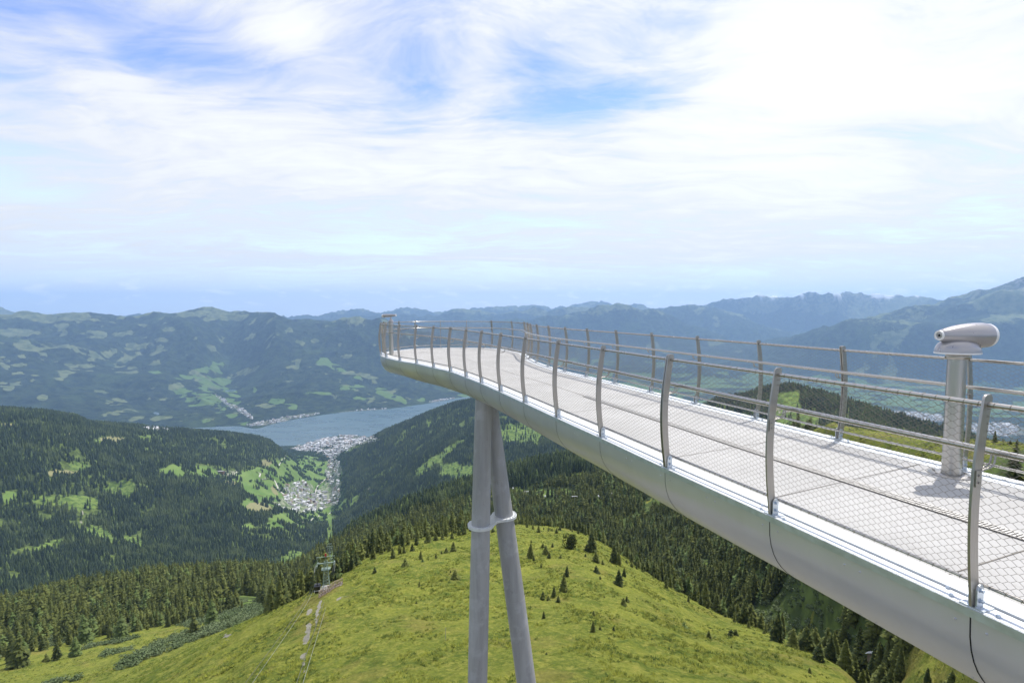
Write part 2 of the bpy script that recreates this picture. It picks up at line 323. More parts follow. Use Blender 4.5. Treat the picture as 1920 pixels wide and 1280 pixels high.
for k, (A, r_, z_) in enumerate(CURV):
    f_ = {17: 0.965, 18: 0.885, 19: 0.86, 20: 0.80, 21: 0.74, 22: 0.64}.get(k, 1.0); r_ = r_ * f_
    if k in (18, 20, 22): z_ = CAMZ + (z_ - CAMZ) * f_
    kr[k] = np.interp(ac, A, r_); kz[k] = np.interp(ac, A, z_)
    nb = 12 if k <= 4 else (8 if k <= 8 else (6 if k <= 15 else 2))
    if nb: kr[k] = blur(kr[k], nb)
    if nb and k not in (5, 7, 8): kz[k] = blur(kz[k], nb)
    elif nb: kz[k] = blur(kz[k], 3)
for k in range(1, K): kr[k] = np.maximum(kr[k], kr[k - 1] * 1.03 + 1)
h = kr[1:] - kr[:-1]; dl = (kz[1:] - kz[:-1]) / h
D = np.zeros_like(kz)
same = dl[:-1] * dl[1:] > 0
w1 = 2 * h[1:] + h[:-1]; w2 = h[1:] + 2 * h[:-1]
with np.errstate(divide='ignore', invalid='ignore'):
    hm = (w1 + w2) / (w1 / dl[:-1] + w2 / dl[1:])
D[1:-1] = np.where(same, hm, 0); D[0] = dl[0]; D[-1] = dl[-1]
Z = np.zeros_like(RR); KK = np.zeros_like(RR)
for k in range(K - 1):
    r0 = kr[k][:, None]; r1 = kr[k + 1][:, None]
    msk = (RR >= r0) & (RR < r1) if k else (RR < r1)
    t = np.clip((RR - r0) / (r1 - r0), 0, 1); hh = (r1 - r0)
    zz_ = (2 * t**3 - 3 * t**2 + 1) * kz[k][:, None] + (t**3 - 2 * t**2 + t) * hh * D[k][:, None] + (-2 * t**3 + 3 * t**2) * kz[k + 1][:, None] + (t**3 - t**2) * hh * D[k + 1][:, None]
    Z = np.where(msk, zz_, Z); KK = np.where(msk, k + t, KK)
    if k == K - 2: Z = np.where(RR >= r1, -1500, Z); KK = np.where(RR >= r1, K - 1.0, KK)
XX = RR * np.sin(AZ); YY = RR * np.cos(AZ)
for k in range(K - 1):
    amp, scl, kind = BAND[k]
    if amp == 0: continue
    m_ = (KK >= k) & (KK < k + 1)
    x = XX[m_]; y = YY[m_]; t = KK[m_] - k
    w = np.sin(np.pi * t) ** 0.8
    if kind == 0: n = fbm(x / scl, y / scl, 4, 11 + k)
    else:
        wx = fbm(x / scl / 2, y / scl / 2, 2, 91 + k) * 0.8; wy = fbm(x / scl / 2, y / scl / 2, 2, 191 + k) * 0.8
        n = ridged(x / scl + wx, y / scl + wy, 5, 31 + k, 0.48) - 0.35
    Z[m_] += n * amp * w
# crest ruggedness on the far skylines, micro relief near by
m_ = KK > 15.2
Z[m_] += (ridged(XX[m_] / 420, YY[m_] / 420, 4, 77) - 0.3) * 0.0060 * RR[m_]
m_ = (KK > 1) & (KK < 4.6) & (RR < 420)
Z[m_] += fbm(XX[m_] / 5.5, YY[m_] / 5.5, 3, 5) * 0.75 + fbm(XX[m_] / 1.6, YY[m_] / 1.6, 2, 8) * 0.24
PX, PY = project(XX, YY, Z); PX = np.where(YY > 0, PX, -9999)

logr = np.log(rs)
def idx_of(x, y):
    a = np.arctan2(x, y); r = np.hypot(x, y)
    ia = np.interp(a, azs, np.arange(len(azs))); ir = np.interp(r, rs, np.arange(len(rs)))
    return ia, ir
def bil(G, ia, ir):
    i0 = np.clip(np.floor(ia).astype(int), 0, len(azs) - 2); j0 = np.clip(np.floor(ir).astype(int), 0, len(rs) - 2)
    fa = ia - i0; fr = ir - j0
    return (G[i0, j0] * (1 - fa) + G[i0 + 1, j0] * fa) * (1 - fr) + (G[i0, j0 + 1] * (1 - fa) + G[i0 + 1, j0 + 1] * fa) * fr
def ground(x, y):
    x = np.atleast_1d(np.asarray(x, float)); y = np.atleast_1d(np.asarray(y, float)); ia, ir = idx_of(x, y)
    return bil(Z, ia, ir)
# running horizon (largest elevation seen so far along each bearing)
TE = (Z - CAMZ) / RR
HOR = np.maximum.accumulate(TE, axis=1)
def place(px, py, rmin=30, rmax=60000):
    """where the line of sight through a picture point meets the ground"""
    a, t = az_tan(px, py)
    ia = np.interp(a, azs, np.arange(len(azs))); i0 = int(ia); f = ia - i0
    te = TE[i0] * (1 - f) + TE[i0 + 1] * f
    j = np.where((te >= t) & (rs > rmin))[0]
    if len(j) == 0: j = [len(rs) - 2]
    j = j[0]
    if j > 0 and te[j - 1] < t and te[j] > te[j - 1]:
        g = (t - te[j - 1]) / (te[j] - te[j - 1]); r = rs[j - 1] + (rs[j] - rs[j - 1]) * g
    else: r = rs[j]
    x = r * math.sin(a); y = r * math.cos(a)
    return x, y, float(ground(x, y)[0]), r

# ---- land cover: what grows or lies where (a property of the ground itself)
def ell(cx, cy, rx, ry, rot=0): return ('e', cx, cy, rx, ry, rot)
def cover_mask(shapes, r0, r1, jit, jscale):
    M_ = np.zeros_like(Z)
    sel = (RR > r0) & (RR < r1) & (PX > -60) & (PX < 1980) & (PY > 500) & (PY < 1330)
    px = PX[sel]; py = PY[sel]; x = XX[sel]; y = YY[sel]
    j1 = fbm(x / jscale, y / jscale, 4, 301); j2 = fbm(x / jscale + 40, y / jscale + 9, 4, 302)
    best = np.zeros_like(px)
    for s_ in shapes:
        if s_[0] == 'e':
            _, cx, cy, rx, ry, rot = s_
            c, s2 = math.cos(rad(-rot)), math.sin(rad(-rot))
            ux = (px - cx); uy = (py - cy)
            a = (ux * c - uy * s2) / rx + j1 * jit; b = (ux * s2 + uy * c) / ry + j2 * jit
            best = np.maximum(best, np.clip((1.25 - np.sqrt(a * a + b * b)) / 0.5, 0, 1))
        else:
            P_ = s_[1]; ins = np.zeros(len(px), bool); qx = px + j1 * 5; qy = py + j2 * 3
            n = len(P_)
            for i in range(n):
                x0, y0 = P_[i]; x1, y1 = P_[(i + 1) % n]
                if y0 == y1: continue
                cnd = ((y0 > qy) != (y1 > qy)) & (qx < (x1 - x0) * (qy - y0) / (y1 - y0) + x0)
                ins ^= cnd
            best = np.maximum(best, ins.astype(float))
    M_[sel] = best
    return M_
far_pale = [ell(33, 623, 42, 7), ell(110, 615, 14, 10), ell(180, 626, 21, 8), ell(247, 625, 35, 7), ell(73, 650, 64, 9), ell(270, 648, 30, 7), ell(80, 667, 17, 7), ell(227, 658, 28, 4, 8), ell(117, 702, 22, 10),
            ell(233, 690, 25, 5), ell(213, 753, 22, 6), ell(77, 743, 15, 6), ell(43, 773, 20, 9), ell(180, 797, 17, 5), ell(208, 795, 10, 6), ell(140, 595, 58, 10), ell(33, 592, 60, 6), ell(400, 589, 70, 10), ell(467, 630, 26, 6, -14), ell(590, 640, 8, 5), ell(603, 683, 14, 5), ell(650, 662, 16, 8), ell(330, 724, 16, 8), ell(540, 620, 8, 14, 30), ell(660, 598, 20, 4), ell(453, 700, 28, 6, -20), ell(10, 680, 12, 12), ell(15, 722, 12, 8), ell(305, 638, 12, 4)]
far_green = [ell(383, 693, 32, 8), ell(410, 683, 16, 6), ell(283, 698, 17, 5), ell(377, 750, 30, 13), ell(425, 755, 28, 9), ell(413, 767, 13, 6), ell(437, 778, 12, 6), ell(400, 720, 32, 12), ell(350, 708, 22, 6), ell(457, 795, 18, 4), ell(388, 787, 10, 4), ell(520, 753, 16, 6), ell(545, 762, 14, 5), ell(478, 730, 4, 7),
             ell(607, 677, 13, 7), ell(627, 687, 33, 5, 18), ell(673, 707, 10, 4), ell(603, 737, 20, 4), ell(660, 727, 22, 5), ell(723, 737, 38, 6, 14), ell(752, 750, 20, 5, 22), ell(787, 747, 9, 4), ell(870, 743, 17, 4), ell(673, 745, 12, 4), ell(345, 735, 20, 8), ell(430, 735, 20, 6, 30)]
valley = [ell(575, 882, 46, 22), ell(525, 905, 34, 12), ell(482, 897, 42, 11, 10), ell(362, 885, 56, 13), ell(520, 937, 42, 12), ell(565, 972, 62, 14), ell(478, 948, 26, 13), ell(500, 985, 40, 9),
          ('p', [(308, 869), (340, 872), (372, 875), (402, 879), (420, 892), (405, 900), (372, 898), (340, 889), (318, 880)]),
          ('p', [(432, 898), (440, 886), (470, 888), (482, 898), (500, 905), (512, 915), (530, 925), (548, 938), (550, 944), (520, 938), (490, 926), (465, 912), (442, 905)]),
          ell(533, 866, 9, 9), ell(550, 870, 7, 9), ell(572, 872, 14, 8), ell(590, 880, 20, 7), ell(570, 898, 15, 5), ell(595, 898, 10, 8), ell(612, 912, 14, 3), ell(575, 856, 10, 4), ell(515, 893, 20, 3, 8), ell(525, 903, 12, 6),
          ('p', [(512, 968), (540, 960), (570, 958), (626, 950), (622, 962), (600, 968), (575, 980), (556, 988), (530, 984), (512, 984)]), ell(490, 984, 22, 6), ell(563, 985, 10, 6), ell(655, 948, 16, 3, -20),
          ell(17, 930, 14, 12), ell(640, 944, 38, 5, -24), ell(675, 940, 34, 6, -24)]
tan = [ell(500, 867, 13, 7), ell(210, 823, 27, 5), ell(115, 886, 34, 5), ell(488, 950, 26, 9), ell(433, 905, 14, 5), ell(515, 920, 5, 10, -35), ell(12, 795, 26, 3, 6), ell(135, 812, 8, 2)]
lite = [ell(147, 873, 15, 5), ell(120, 938, 45, 6), ell(150, 950, 22, 5), ell(227, 917, 30, 9), ell(247, 1014, 17, 7), ell(187, 1000, 22, 7, 20), ell(88, 1022, 20, 4, -15), ell(213, 1056, 18, 3), ell(543, 1050, 24, 8, -20), ell(463, 1160, 24, 20),
        ell(617, 1000, 5, 46), ell(803, 792, 5, 4), ell(815, 864, 52, 5, -36), ell(658, 843, 24, 3, -24), ell(857, 882, 30, 10), ell(980, 815, 34, 14), ell(1010, 925, 62, 5), ell(270, 820, 10, 3), ell(180, 830, 10, 4),
        ell(1500, 790, 34, 12, 10), ell(1475, 765, 18, 22, 10), ell(1420, 800, 60, 5, 20), ell(930, 812, 30, 8, -20), ell(610, 1075, 16, 26, 20)]
bare = [ell(153, 972, 3, 17, 8), ell(250, 1020, 3, 8), ell(940, 890, 3, 20, 20), ell(690, 918, 6, 2, -40), ell(575, 1185, 5, 40, 6), ell(569, 1230, 5, 30, 3), ell(643, 1118, 12, 3, -25), ell(425, 1192, 10, 5), ell(460, 1155, 4, 10, 30),
        ell(595, 1150, 3, 30, 10), ell(1462, 770, 14, 5), ell(300, 855, 4, 3)]
VAL_P = [ell(560, 912, 62, 40), ('p', [(440, 888), (500, 872), (545, 850), (600, 858), (640, 880), (640, 955), (610, 975), (560, 992), (475, 988), (462, 945), (455, 915)])]
VALLEY = cover_mask(VAL_P, 2300, 5200, .2, 80) * np.clip(0.95 + 2.4 * fbm(XX / 95, YY / 95, 4, 74), 0, 1)
GREEN = np.maximum(cover_mask(far_green, 5500, 12500, .95, 190) * np.clip(1.1 + 2.2 * fbm(XX / 130, YY / 130, 3, 71), 0.2, 1), cover_mask(valley, 1900, 5200, .3, 60) * np.clip(1.6 + 3.5 * fbm(XX / 60, YY / 60, 3, 73), 0, 1))
PALE = cover_mask(far_pale, 5500, 12600, .95, 260) * np.clip(1.0 + 1.8 * fbm(XX / 200, YY / 200, 3, 72), 0.1, 1)
BARE_NEAR = ((KK < 1.75) & (RR < 52)).astype(float)  # unseen pale gravel round the camera, added for its reflection in the hull
GREEN = np.maximum(GREEN, VALLEY)
TAN = 0.8 * cover_mask([q[:3] + (q[3] * 1.0, q[4] * 1.1, q[5]) for q in tan], 1700, 4200, .35, 60)
LITE = cover_mask([q[:3] + (q[3] * 1.25, q[4] * 1.5, q[5]) for q in lite], 240, 3900, .6, 55)
BARE = cover_mask(bare, 60, 3500, 1.3, 5)
BARE = BARE * np.clip(0.62 + 1.6 * fbm(XX / 3.5, YY / 3.5, 3, 88), 0, 1)
# high pastures and the flat valley floor
hi = 0.8 * np.clip((Z + 260 + 260 * fbm(XX / 900, YY / 900, 4, 41)) / 160, 0, 1) * (RR > 9000)
hi = hi * np.clip(0.65 + 0.9 * fbm(XX / 500, YY / 500, 4, 43), 0, 1)
PALE = np.maximum(PALE, hi)
PALE = np.maximum(PALE, np.clip((fbm(XX / 210, YY / 210, 4, 44) - 0.38 - 0.10 * vnoise(XX / 1500, YY / 1500, 3)) * 9, 0, 1) * ((RR > 5800) & (RR < 12500) & (AZ < 0.05) & (Z > -1185)))
rn = fbm(XX / 700, YY / 420, 4, 47)
rightm = (RR > 9000) & (PX > 1050)
PALE = np.where(rightm, np.maximum(PALE, np.clip((rn - 0.30) * 5, 0, 1) * 0.75), PALE)
flat = (Z < -1150) & (RR > 6500) & (PX > 900)
fcell = vnoise(np.floor(XX / 260 + fbm(XX / 500, YY / 500, 2, 1)), np.floor(YY / 170), 7)
GREEN = np.where(flat, np.clip(0.75 + fcell, 0, 1) * (fbm(XX / 800, YY / 800, 3, 66) > -0.28), GREEN)
ROCK = np.clip((Z - 250 + 300 * fbm(XX / 700, YY / 700, 4, 51)) / 300, 0, 1) * (RR > 11000)
SNOW = np.clip((Z - 400 + 260 * fbm(XX / 500, YY / 500, 4, 52)) / 60, 0, 1) * (RR > 17500) * (fbm(XX / 1100, YY / 1100, 3, 53) > -0.1)
# alpine grass close by
ALP = (KK < np.where((AZ > az_tan(1210, 1000)[0]) & (AZ < az_tan(1680, 1100)[0]), 3.0, 3.12)).astype(float)
ALP = np.maximum(ALP, ((AZ > az_tan(1690, 1100)[0]) & (KK < 4.02)).astype(float))
ALP = np.maximum(ALP, ((PX < 505) & (KK < 4.08)).astype(float))
ALP = np.maximum(ALP, ((AZ > az_tan(1520, 800)[0]) & (KK < 5.3) & (KK > 4.72 + 0.15 * fbm(XX / 20, YY / 20, 2, 9))).astype(float))
ALP = np.where((KK > 3.28) & (KK < 4.6) & (AZ > az_tan(1210, 1000)[0]), np.maximum(ALP, np.clip(fbm(XX / 26, YY / 26, 3, 61) * 3 - 0.3, 0, 1) * 0.8), ALP)
ALP = np.maximum(ALP, (YY <= 0).astype(float) * (RR < 400))
TOWN_POLY = ('p', [(545, 842), (570, 832), (600, 824), (640, 816), (700, 821), (722, 823), (690, 832), (668, 836), (640, 850), (632, 862), (640, 878), (636, 900), (640, 925), (632, 945), (600, 955), (560, 962), (530, 950), (520, 935), (550, 925), (590, 925), (612, 905), (610, 880), (618, 862), (600, 848), (570, 848)])
TOWN = cover_mask([TOWN_POLY, ell(500, 792, 40, 4, -8), ell(455, 772, 26, 4, 35), ell(300, 805, 36, 3), ell(420, 752, 22, 3, 40), ell(560, 780, 40, 3, -8), ell(680, 770, 50, 2, -4), ell(830, 750, 30, 2, -8), ell(430, 887, 18, 5), ell(1700, 780, 80, 8, 4), ell(1870, 805, 60, 12, 4), ell(8, 925, 12, 12), ell(485, 952, 16, 6), ell(560, 915, 30, 12), ell(545, 945, 34, 9), ell(500, 958, 25, 5), ell(520, 972, 20, 4)], 2500, 9400, .25, 70)

def build_ground():
    na, nr = Z.shape
    V = np.stack([XX, YY, Z], -1).reshape(-1, 3)
    i = np.arange(na - 1)[:, None] * nr; j = np.arange(nr - 1)[None, :]
    a = (i + j).ravel(); quads = np.stack([a, a + 1, a + nr + 1, a + nr], -1)
    cidx = len(V); V = np.vstack([V, [[0, 0, float(Z[:, 0].mean())]]])
    ii = np.arange(na - 1) * nr
    tris = np.stack([ii, ii + nr, np.full_like(ii, cidx)], -1)
    me = np_mesh('ground', V, quads[:, ::-1], tris[:, ::-1], smooth=True)
    def attr(name, arrs):
        at = me.attributes.new(name, 'FLOAT_COLOR', 'POINT')
        buf = np.zeros((len(V), 4), np.float32)
        for c, A_ in enumerate(arrs): buf[:-1, c] = A_.ravel()
        buf[-1] = buf[0]; at.data.foreach_set('color', buf.ravel())
    attr('cover_a', (GREEN, ALP, np.maximum(BARE, BARE_NEAR), SNOW))
    attr('cover_b', (PALE, LITE, TOWN, ROCK))
    attr('cover_c', (TAN, np.clip(RR / 12000, 0, 1), TAN * 0, TAN * 0))
    return me
# ================================================================== MATERIALS
def new_mat(name):
    m_ = bpy.data.materials.new(name); m_.use_nodes = True; t = m_.node_tree; t.nodes.clear(); b = NB(t)
    p = b.node('ShaderNodeBsdfPrincipled'); o = b.node('ShaderNodeOutputMaterial'); t.links.new(p.outputs[0], o.inputs[0])
    return m_, b, p
def bump(b, p, hgt, strength, dist):
    n = b.node('ShaderNodeBump'); n.inputs['Strength'].default_value = strength; n.inputs['Distance'].default_value = dist
    b.put(n.inputs['Height'], hgt); b.l.new(n.outputs[0], p.inputs['Normal'])
def simple(name, col, rough=0.5, metal=0.0, var=0.12, scale=6, bmp=0.0, bscale=60, spec=0.5, stretch=(1, 1, 1)):
    m_, b, p = new_mat(name)
    co = b.node('ShaderNodeTexCoord').outputs['Object']
    n = b.noise(b.mapping(co, stretch), scale, 5, 0.6)
    f = b.m('ADD', 1 - var, b.m('MULTIPLY', n, 2 * var))
    v = b.node('ShaderNodeVectorMath', operation='SCALE'); v.inputs[0].default_value = col; b.put(v.inputs['Scale'], f)
    b.put(p.inputs['Base Color'], v.outputs[0]); p.inputs['Metallic'].default_value = metal
    b.put(p.inputs['Roughness'], b.m('ADD', rough - 0.06, b.m('MULTIPLY', n, 0.12)))
    p.inputs['Specular IOR Level'].default_value = spec
    if bmp: bump(b, p, b.noise(b.mapping(co, stretch), bscale, 3, 0.6), bmp, 0.01)
    return m_

# ---- the ground
mg, b, p = new_mat('ground_cover')
pos = b.node('ShaderNodeNewGeometry').outputs['Position']
def at(name):
    a = b.node('ShaderNodeAttribute'); a.attribute_name = name
    s_ = b.node('ShaderNodeSeparateColor'); b.l.new(a.outputs['Color'], s_.inputs[0]); return s_.outputs[0], s_.outputs[1], s_.outputs[2], a.outputs['Alpha']
green, alp, bare, snow = at('cover_a'); pale, lite, town, rock = at('cover_b'); tan_, dist, _x, _y = at('cover_c')
n_km = b.noise(pos, 0.0016, 6, 0.62); n_100 = b.noise(pos, 0.011, 6, 0.62); n_10 = b.noise(pos, 0.075, 5, 0.6); n_2 = b.noise(pos, 0.42, 5, 0.65); n_p5 = b.noise(pos, 2.2, 4, 0.7)
n_tree = b.noise(pos, 0.05, 3, 0.8)
# wood seen from afar / wood floor
wood = b.mix(b.smooth(n_100, 0.35, 0.68), (0.010, 0.020, 0.013), (0.058, 0.085, 0.036))
wood = b.mix(b.smooth(n_tree, 0.35, 0.65), b.mix(0.45, wood, (0.008, 0.016, 0.010)), wood)
wood = b.mix(b.m('MULTIPLY', b.smooth(n_km, 0.52, 0.66), 0.45), wood, (0.075, 0.115, 0.038))
floor_ = b.mix(b.smooth(n_10, 0.4, 0.62), (0.060, 0.085, 0.024), (0.125, 0.170, 0.042))
near = b.smooth(dist, 0.30, 0.40, 1.0, 0.0)
base = b.mix(near, wood, floor_)
def edge(mask, amt=0.55, n=None):
    return b.smooth(b.m('ADD', mask, b.m('MULTIPLY', b.m('SUBTRACT', n if n else n_100, 0.5), amt)), 0.40, 0.62)
palec = b.mix(b.smooth(n_100, 0.38, 0.62), (0.075, 0.100, 0.045), (0.155, 0.175, 0.080))
def edge2(mask): return b.smooth(b.m('ADD', b.m('ADD', mask, b.m('MULTIPLY', b.m('SUBTRACT', n_100, 0.5), 1.0)), b.m('MULTIPLY', b.m('SUBTRACT', n_tree, 0.5), 0.9)), 0.46, 0.58)
base = b.mix(edge2(pale), base, palec)
litec = b.mix(b.smooth(n_10, 0.38, 0.62), (0.075, 0.125, 0.030), (0.17, 0.235, 0.055))
base = b.mix(edge(lite, 0.8, n_10), base, litec)
greenc = b.mix(b.smooth(n_100, 0.3, 0.7), (0.105, 0.185, 0.040), (0.18, 0.255, 0.068))
greenc = b.mix(b.smooth(dist, 0.38, 0.5), greenc, b.mix(0.5, greenc, (0.055, 0.095, 0.03)))
base = b.mix(edge2(green), base, greenc)
base = b.mix(edge(tan_, 0.6, n_10), base, b.mix(n_10, (0.20, 0.205, 0.085), (0.30, 0.275, 0.145)))
townc = b.mix(b.smooth(n_tree, 0.42, 0.58), (0.065, 0.105, 0.035), (0.42, 0.39, 0.34))
base = b.mix(b.m('MULTIPLY', edge(town, 0.6), 0.6), base, townc)
base = b.mix(b.m('MULTIPLY', rock, b.smooth(n_100, 0.42, 0.6)), base, (0.27, 0.26, 0.25))
base = b.mix(snow, base, (0.85, 0.88, 0.92))
# alpine grass
n_1 = b.noise(pos, 1.1, 7, 0.74, 0.3)
g1 = b.mix(b.smooth(b.m('ADD', b.m('MULTIPLY', n_10, 0.55), b.m('MULTIPLY', n_1, 0.45)), 0.38, 0.62), (0.125, 0.165, 0.026), (0.265, 0.285, 0.046))
g1 = b.mix(b.smooth(b.m('ADD', b.m('MULTIPLY', n_2, 0.5), b.m('MULTIPLY', n_1, 0.5)), 0.46, 0.66), g1, (0.36, 0.345, 0.075))
g1 = b.mix(b.m('MULTIPLY', b.smooth(b.noise(b.mapping(pos, (1, 1, 1), (0, 0, 0), (50, 9, 3)), 0.16, 6, 0.7), 0.54, 0.66), 0.75), g1, (0.075, 0.120, 0.018))
g1 = b.mix(b.m('MULTIPLY', b.smooth(b.noise(b.mapping(pos, (1, 1, 1), (0, 0, 0), (5, 90, 3)), 0.9, 5, 0.75), 0.56, 0.70), 0.7), g1, (0.060, 0.088, 0.018))
g1 = b.mix(b.m('MULTIPLY', b.smooth(b.noise(b.mapping(pos, (1, 1, 1), (0, 0, 0), (15, 30, 3)), 0.05, 5, 0.65), 0.52, 0.68), 0.5), g1, (0.30, 0.235, 0.075))
g1 = b.mix(b.m('MULTIPLY', b.smooth(n_p5, 0.35, 0.7), 0.45), b.mix(0.30, g1, (0.03, 0.05, 0.01)), g1)
alpe = edge(alp, 0.6, n_10)
base = b.mix(alpe, base, g1)
base = b.mix(edge(bare, 1.9, b.m('ADD', b.m('MULTIPLY', n_p5, 0.5), b.m('MULTIPLY', n_2, 0.5))), base, b.mix(n_p5, (0.20, 0.19, 0.13), (0.38, 0.36, 0.32)))
b.put(p.inputs['Base Color'], base); p.inputs['Roughness'].default_value = 0.95; p.inputs['Specular IOR Level'].default_value = 0.1
# relief: grass close by, tree crowns far off
hn = b.m('MULTIPLY', b.m('ADD', b.m('MULTIPLY', n_1, 0.75), b.m('MULTIPLY', n_2, 0.45)), alpe)
forest_amt = b.m('MULTIPLY', b.smooth(dist, 0.34, 0.42), b.m('SUBTRACT', 1.0, b.m('MAXIMUM', edge(pale, 1.1), edge(green, 0.5))))
hf = b.m('MULTIPLY', b.m('ADD', b.m('MULTIPLY', n_tree, 26.0), b.m('MULTIPLY', n_100, 60.0)), b.m('ADD', 0.25, b.m('MULTIPLY', forest_amt, 0.75)))
hf = b.m('MULTIPLY', hf, b.smooth(dist, 0.30, 0.42))
bump(b, p, b.m('ADD', hn, hf), 0.9, 1.0)
M_GROUND = mg

# ---- water
mw, b, p = new_mat('lake_water')
pos = b.node('ShaderNodeNewGeometry').outputs['Position']
n = b.noise(b.mapping(pos, (1, 2.5, 1), (0, 0, 0.5)), 0.0035, 5, 0.6)
b.put(p.inputs['Base Color'], b.mix(b.smooth(n, 0.42, 0.60), (0.055, 0.100, 0.118), (0.075, 0.130, 0.150)))
b.put(p.inputs['Roughness'], b.m('ADD', 0.22, b.m('MULTIPLY', n, 0.12)))
bump(b, p, b.noise(pos, 0.05, 3, 0.6), 0.15, 1.0)
M_WATER = mw

# ---- metals and deck
M_STEEL = simple('brushed_stainless', (0.43, 0.41, 0.385), 0.36, 1.0, 0.10, 3, 0.25, 140, stretch=(1, 1, 0.05))
M_STEEL_DARK = simple('stainless_edge', (0.42, 0.40, 0.37), 0.28, 1.0, 0.1, 5)
M_PED = simple('pedestal_steel', (0.52, 0.505, 0.48), 0.32, 1.0, 0.05, 4, 0.15, 120, stretch=(1, 1, 0.04))
M_RAIL = simple('polished_rail', (0.50, 0.475, 0.44), 0.26, 1.0, 0.06, 8)
M_WIRE = simple('steel_rope', (0.26, 0.235, 0.20), 0.45, 0.8, 0.15, 20)
M_GALV = simple('galvanised_steel', (0.60, 0.64, 0.68), 0.42, 0.85, 0.28, 14, 0.15, 60)
M_GALV_L = simple('galvanised_plate', (0.74, 0.76, 0.77), 0.5, 0.45, 0.14, 20, 0.1, 80)
M_HULL = simple('silver_lacquer', (0.64, 0.645, 0.69), 0.31, 0.62, 0.10, 2.6, 0.06, 9, stretch=(1, 1, 0.35))
M_SEAM = simple('rubber_joint', (0.012, 0.012, 0.014), 0.7)
M_BOLT = simple('zinc_bolt', (0.50, 0.56, 0.64), 0.3, 1.0, 0.2, 60)
M_TELE = simple('pearl_grey_lacquer', (0.40, 0.385, 0.395), 0.28, 0.55, 0.03, 4)
M_TELE_RIM = simple('pale_rim', (0.78, 0.77, 0.76), 0.35, 0.1, 0.03, 10)
M_BLACK = simple('black_glass', (0.01, 0.01, 0.012), 0.12, 0.0, 0.05, 10, spec=0.8)
# deck
md, b, p = new_mat('deck_panels')
pos = b.node('ShaderNodeNewGeometry').outputs['Position']
n = b.noise(pos, 1.1, 5, 0.6); n2 = b.noise(pos, 120, 3, 0.7); n3 = b.noise(pos, 7, 5, 0.7)
c_ = b.mix(b.smooth(n, 0.3, 0.7), (0.40, 0.392, 0.382), (0.47, 0.462, 0.452))
c_ = b.mix(b.m('MULTIPLY', b.smooth(n3, 0.52, 0.70), 0.42), c_, (0.33, 0.315, 0.30))
c_ = b.mix(b.m('MULTIPLY', b.smooth(n2, 0.45, 0.75), 0.30), c_, (0.28, 0.27, 0.26))
b.put(p.inputs['Base Color'], c_); p.inputs['Roughness'].default_value = 0.75
bump(b, p, n2, 0.3, 0.003)
M_DECK = md
M_JOINT = simple('deck_joint', (0.20, 0.18, 0.155), 0.8)
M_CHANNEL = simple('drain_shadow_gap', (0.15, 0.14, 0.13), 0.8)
M_GRATE = simple('drain_bars', (0.50, 0.485, 0.46), 0.5, 0.7)
# pillars
mc, b, p = new_mat('galvanised_pillar')
pos = b.node('ShaderNodeTexCoord').outputs['Object']
n = b.noise(b.mapping(pos, (1, 1, 0.10)), 3.2, 7, 0.66, 0.4); n2 = b.noise(pos, 1.6, 6, 0.65); n3 = b.noise(b.mapping(pos, (1, 1, 0.3)), 14, 6, 0.75)
c_ = b.mix(b.smooth(n, 0.28, 0.72), (0.29, 0.29, 0.292), (0.41, 0.41, 0.415))
c_ = b.mix(b.m('MULTIPLY', b.smooth(n2, 0.52, 0.66), 0.55), c_, (0.46, 0.46, 0.475))
c_ = b.mix(b.m('MULTIPLY', b.smooth(n3, 0.58, 0.74), 0.5), c_, (0.20, 0.19, 0.185))
st = b.noise(b.mapping(pos, (1, 1, 0.45), (0, 0, 0), (4, 2, 8)), 1.3, 3, 0.5)
c_ = b.mix(b.m('MULTIPLY', b.smooth(st, 0.66, 0.72), 0.6), c_, (0.23, 0.19, 0.14))
b.put(p.inputs['Base Color'], c_); p.inputs['Metallic'].default_value = 0.2
b.put(p.inputs['Roughness'], b.m('ADD', 0.42, b.m('MULTIPLY', n2, 0.25)))
bump(b, p, n3, 0.12, 0.01)
M_PILLAR = mc

# ================================================================== GROUND + LAKE objects
gnd = link_mesh('ground', build_ground(), M_GROUND); tag(gnd, kind='structure')
lk = bpy.data.meshes.new('lake')
LP = [(-6500, 5200), (-3600, 3950), (-2000, 3900), (0, 4100), (900, 4600), (1500, 7900), (-500, 8600), (-4200, 8600), (-7500, 7200)]
lk.from_pydata([(x, y, -1210.0) for x, y in LP], [], [tuple(range(len(LP)))]); lk.update()
lake = link_mesh('lake_water', lk, M_WATER); tag(lake, kind='structure')

# ================================================================== WALKWAY
def catmull(P_, per=10, upto=None):
    out = []; n = len(P_)
    for i in range(n - 1):
        p0 = P_[max(i - 1, 0)]; p1 = P_[i]; p2 = P_[i + 1]; p3 = P_[min(i + 2, n - 1)]
        for k in range(per):
            t = k / per
            out.append(0.5 * ((2 * p1) + (p2 - p0) * t + (2 * p0 - 5 * p1 + 4 * p2 - p3) * t * t + (3 * p1 - p0 - 3 * p2 + p3) * t ** 3))
    out.append(P_[-1].copy()); return out
Lk = [deck(*q) for q in [(1818, 1140), (1441, 966), (1245, 877), (1123, 820), (1041, 782.7), (980.5, 754.6), (935, 733.7), (899.6, 718), (871, 706.6), (842.2, 696.2), (810.5, 688.9), (778.8, 681.6), (747.5, 676.4), (722, 670.1)]]
d0 = (Lk[0] - Lk[1]).normalized()
Lk = [Lk[0] + d0 * 1.33 * k for k in (5, 4, 3, 2, 1)] + Lk
TIP = [Vector((-4.80, 18.55, 0)), Vector((-4.98, 19.7, 0)), Vector((-4.62, 20.75, 0))]
BACK = [deck(778, 653.2), deck(826, 651.6), deck(875.6, 651.4), deck(922.7, 652.6)]
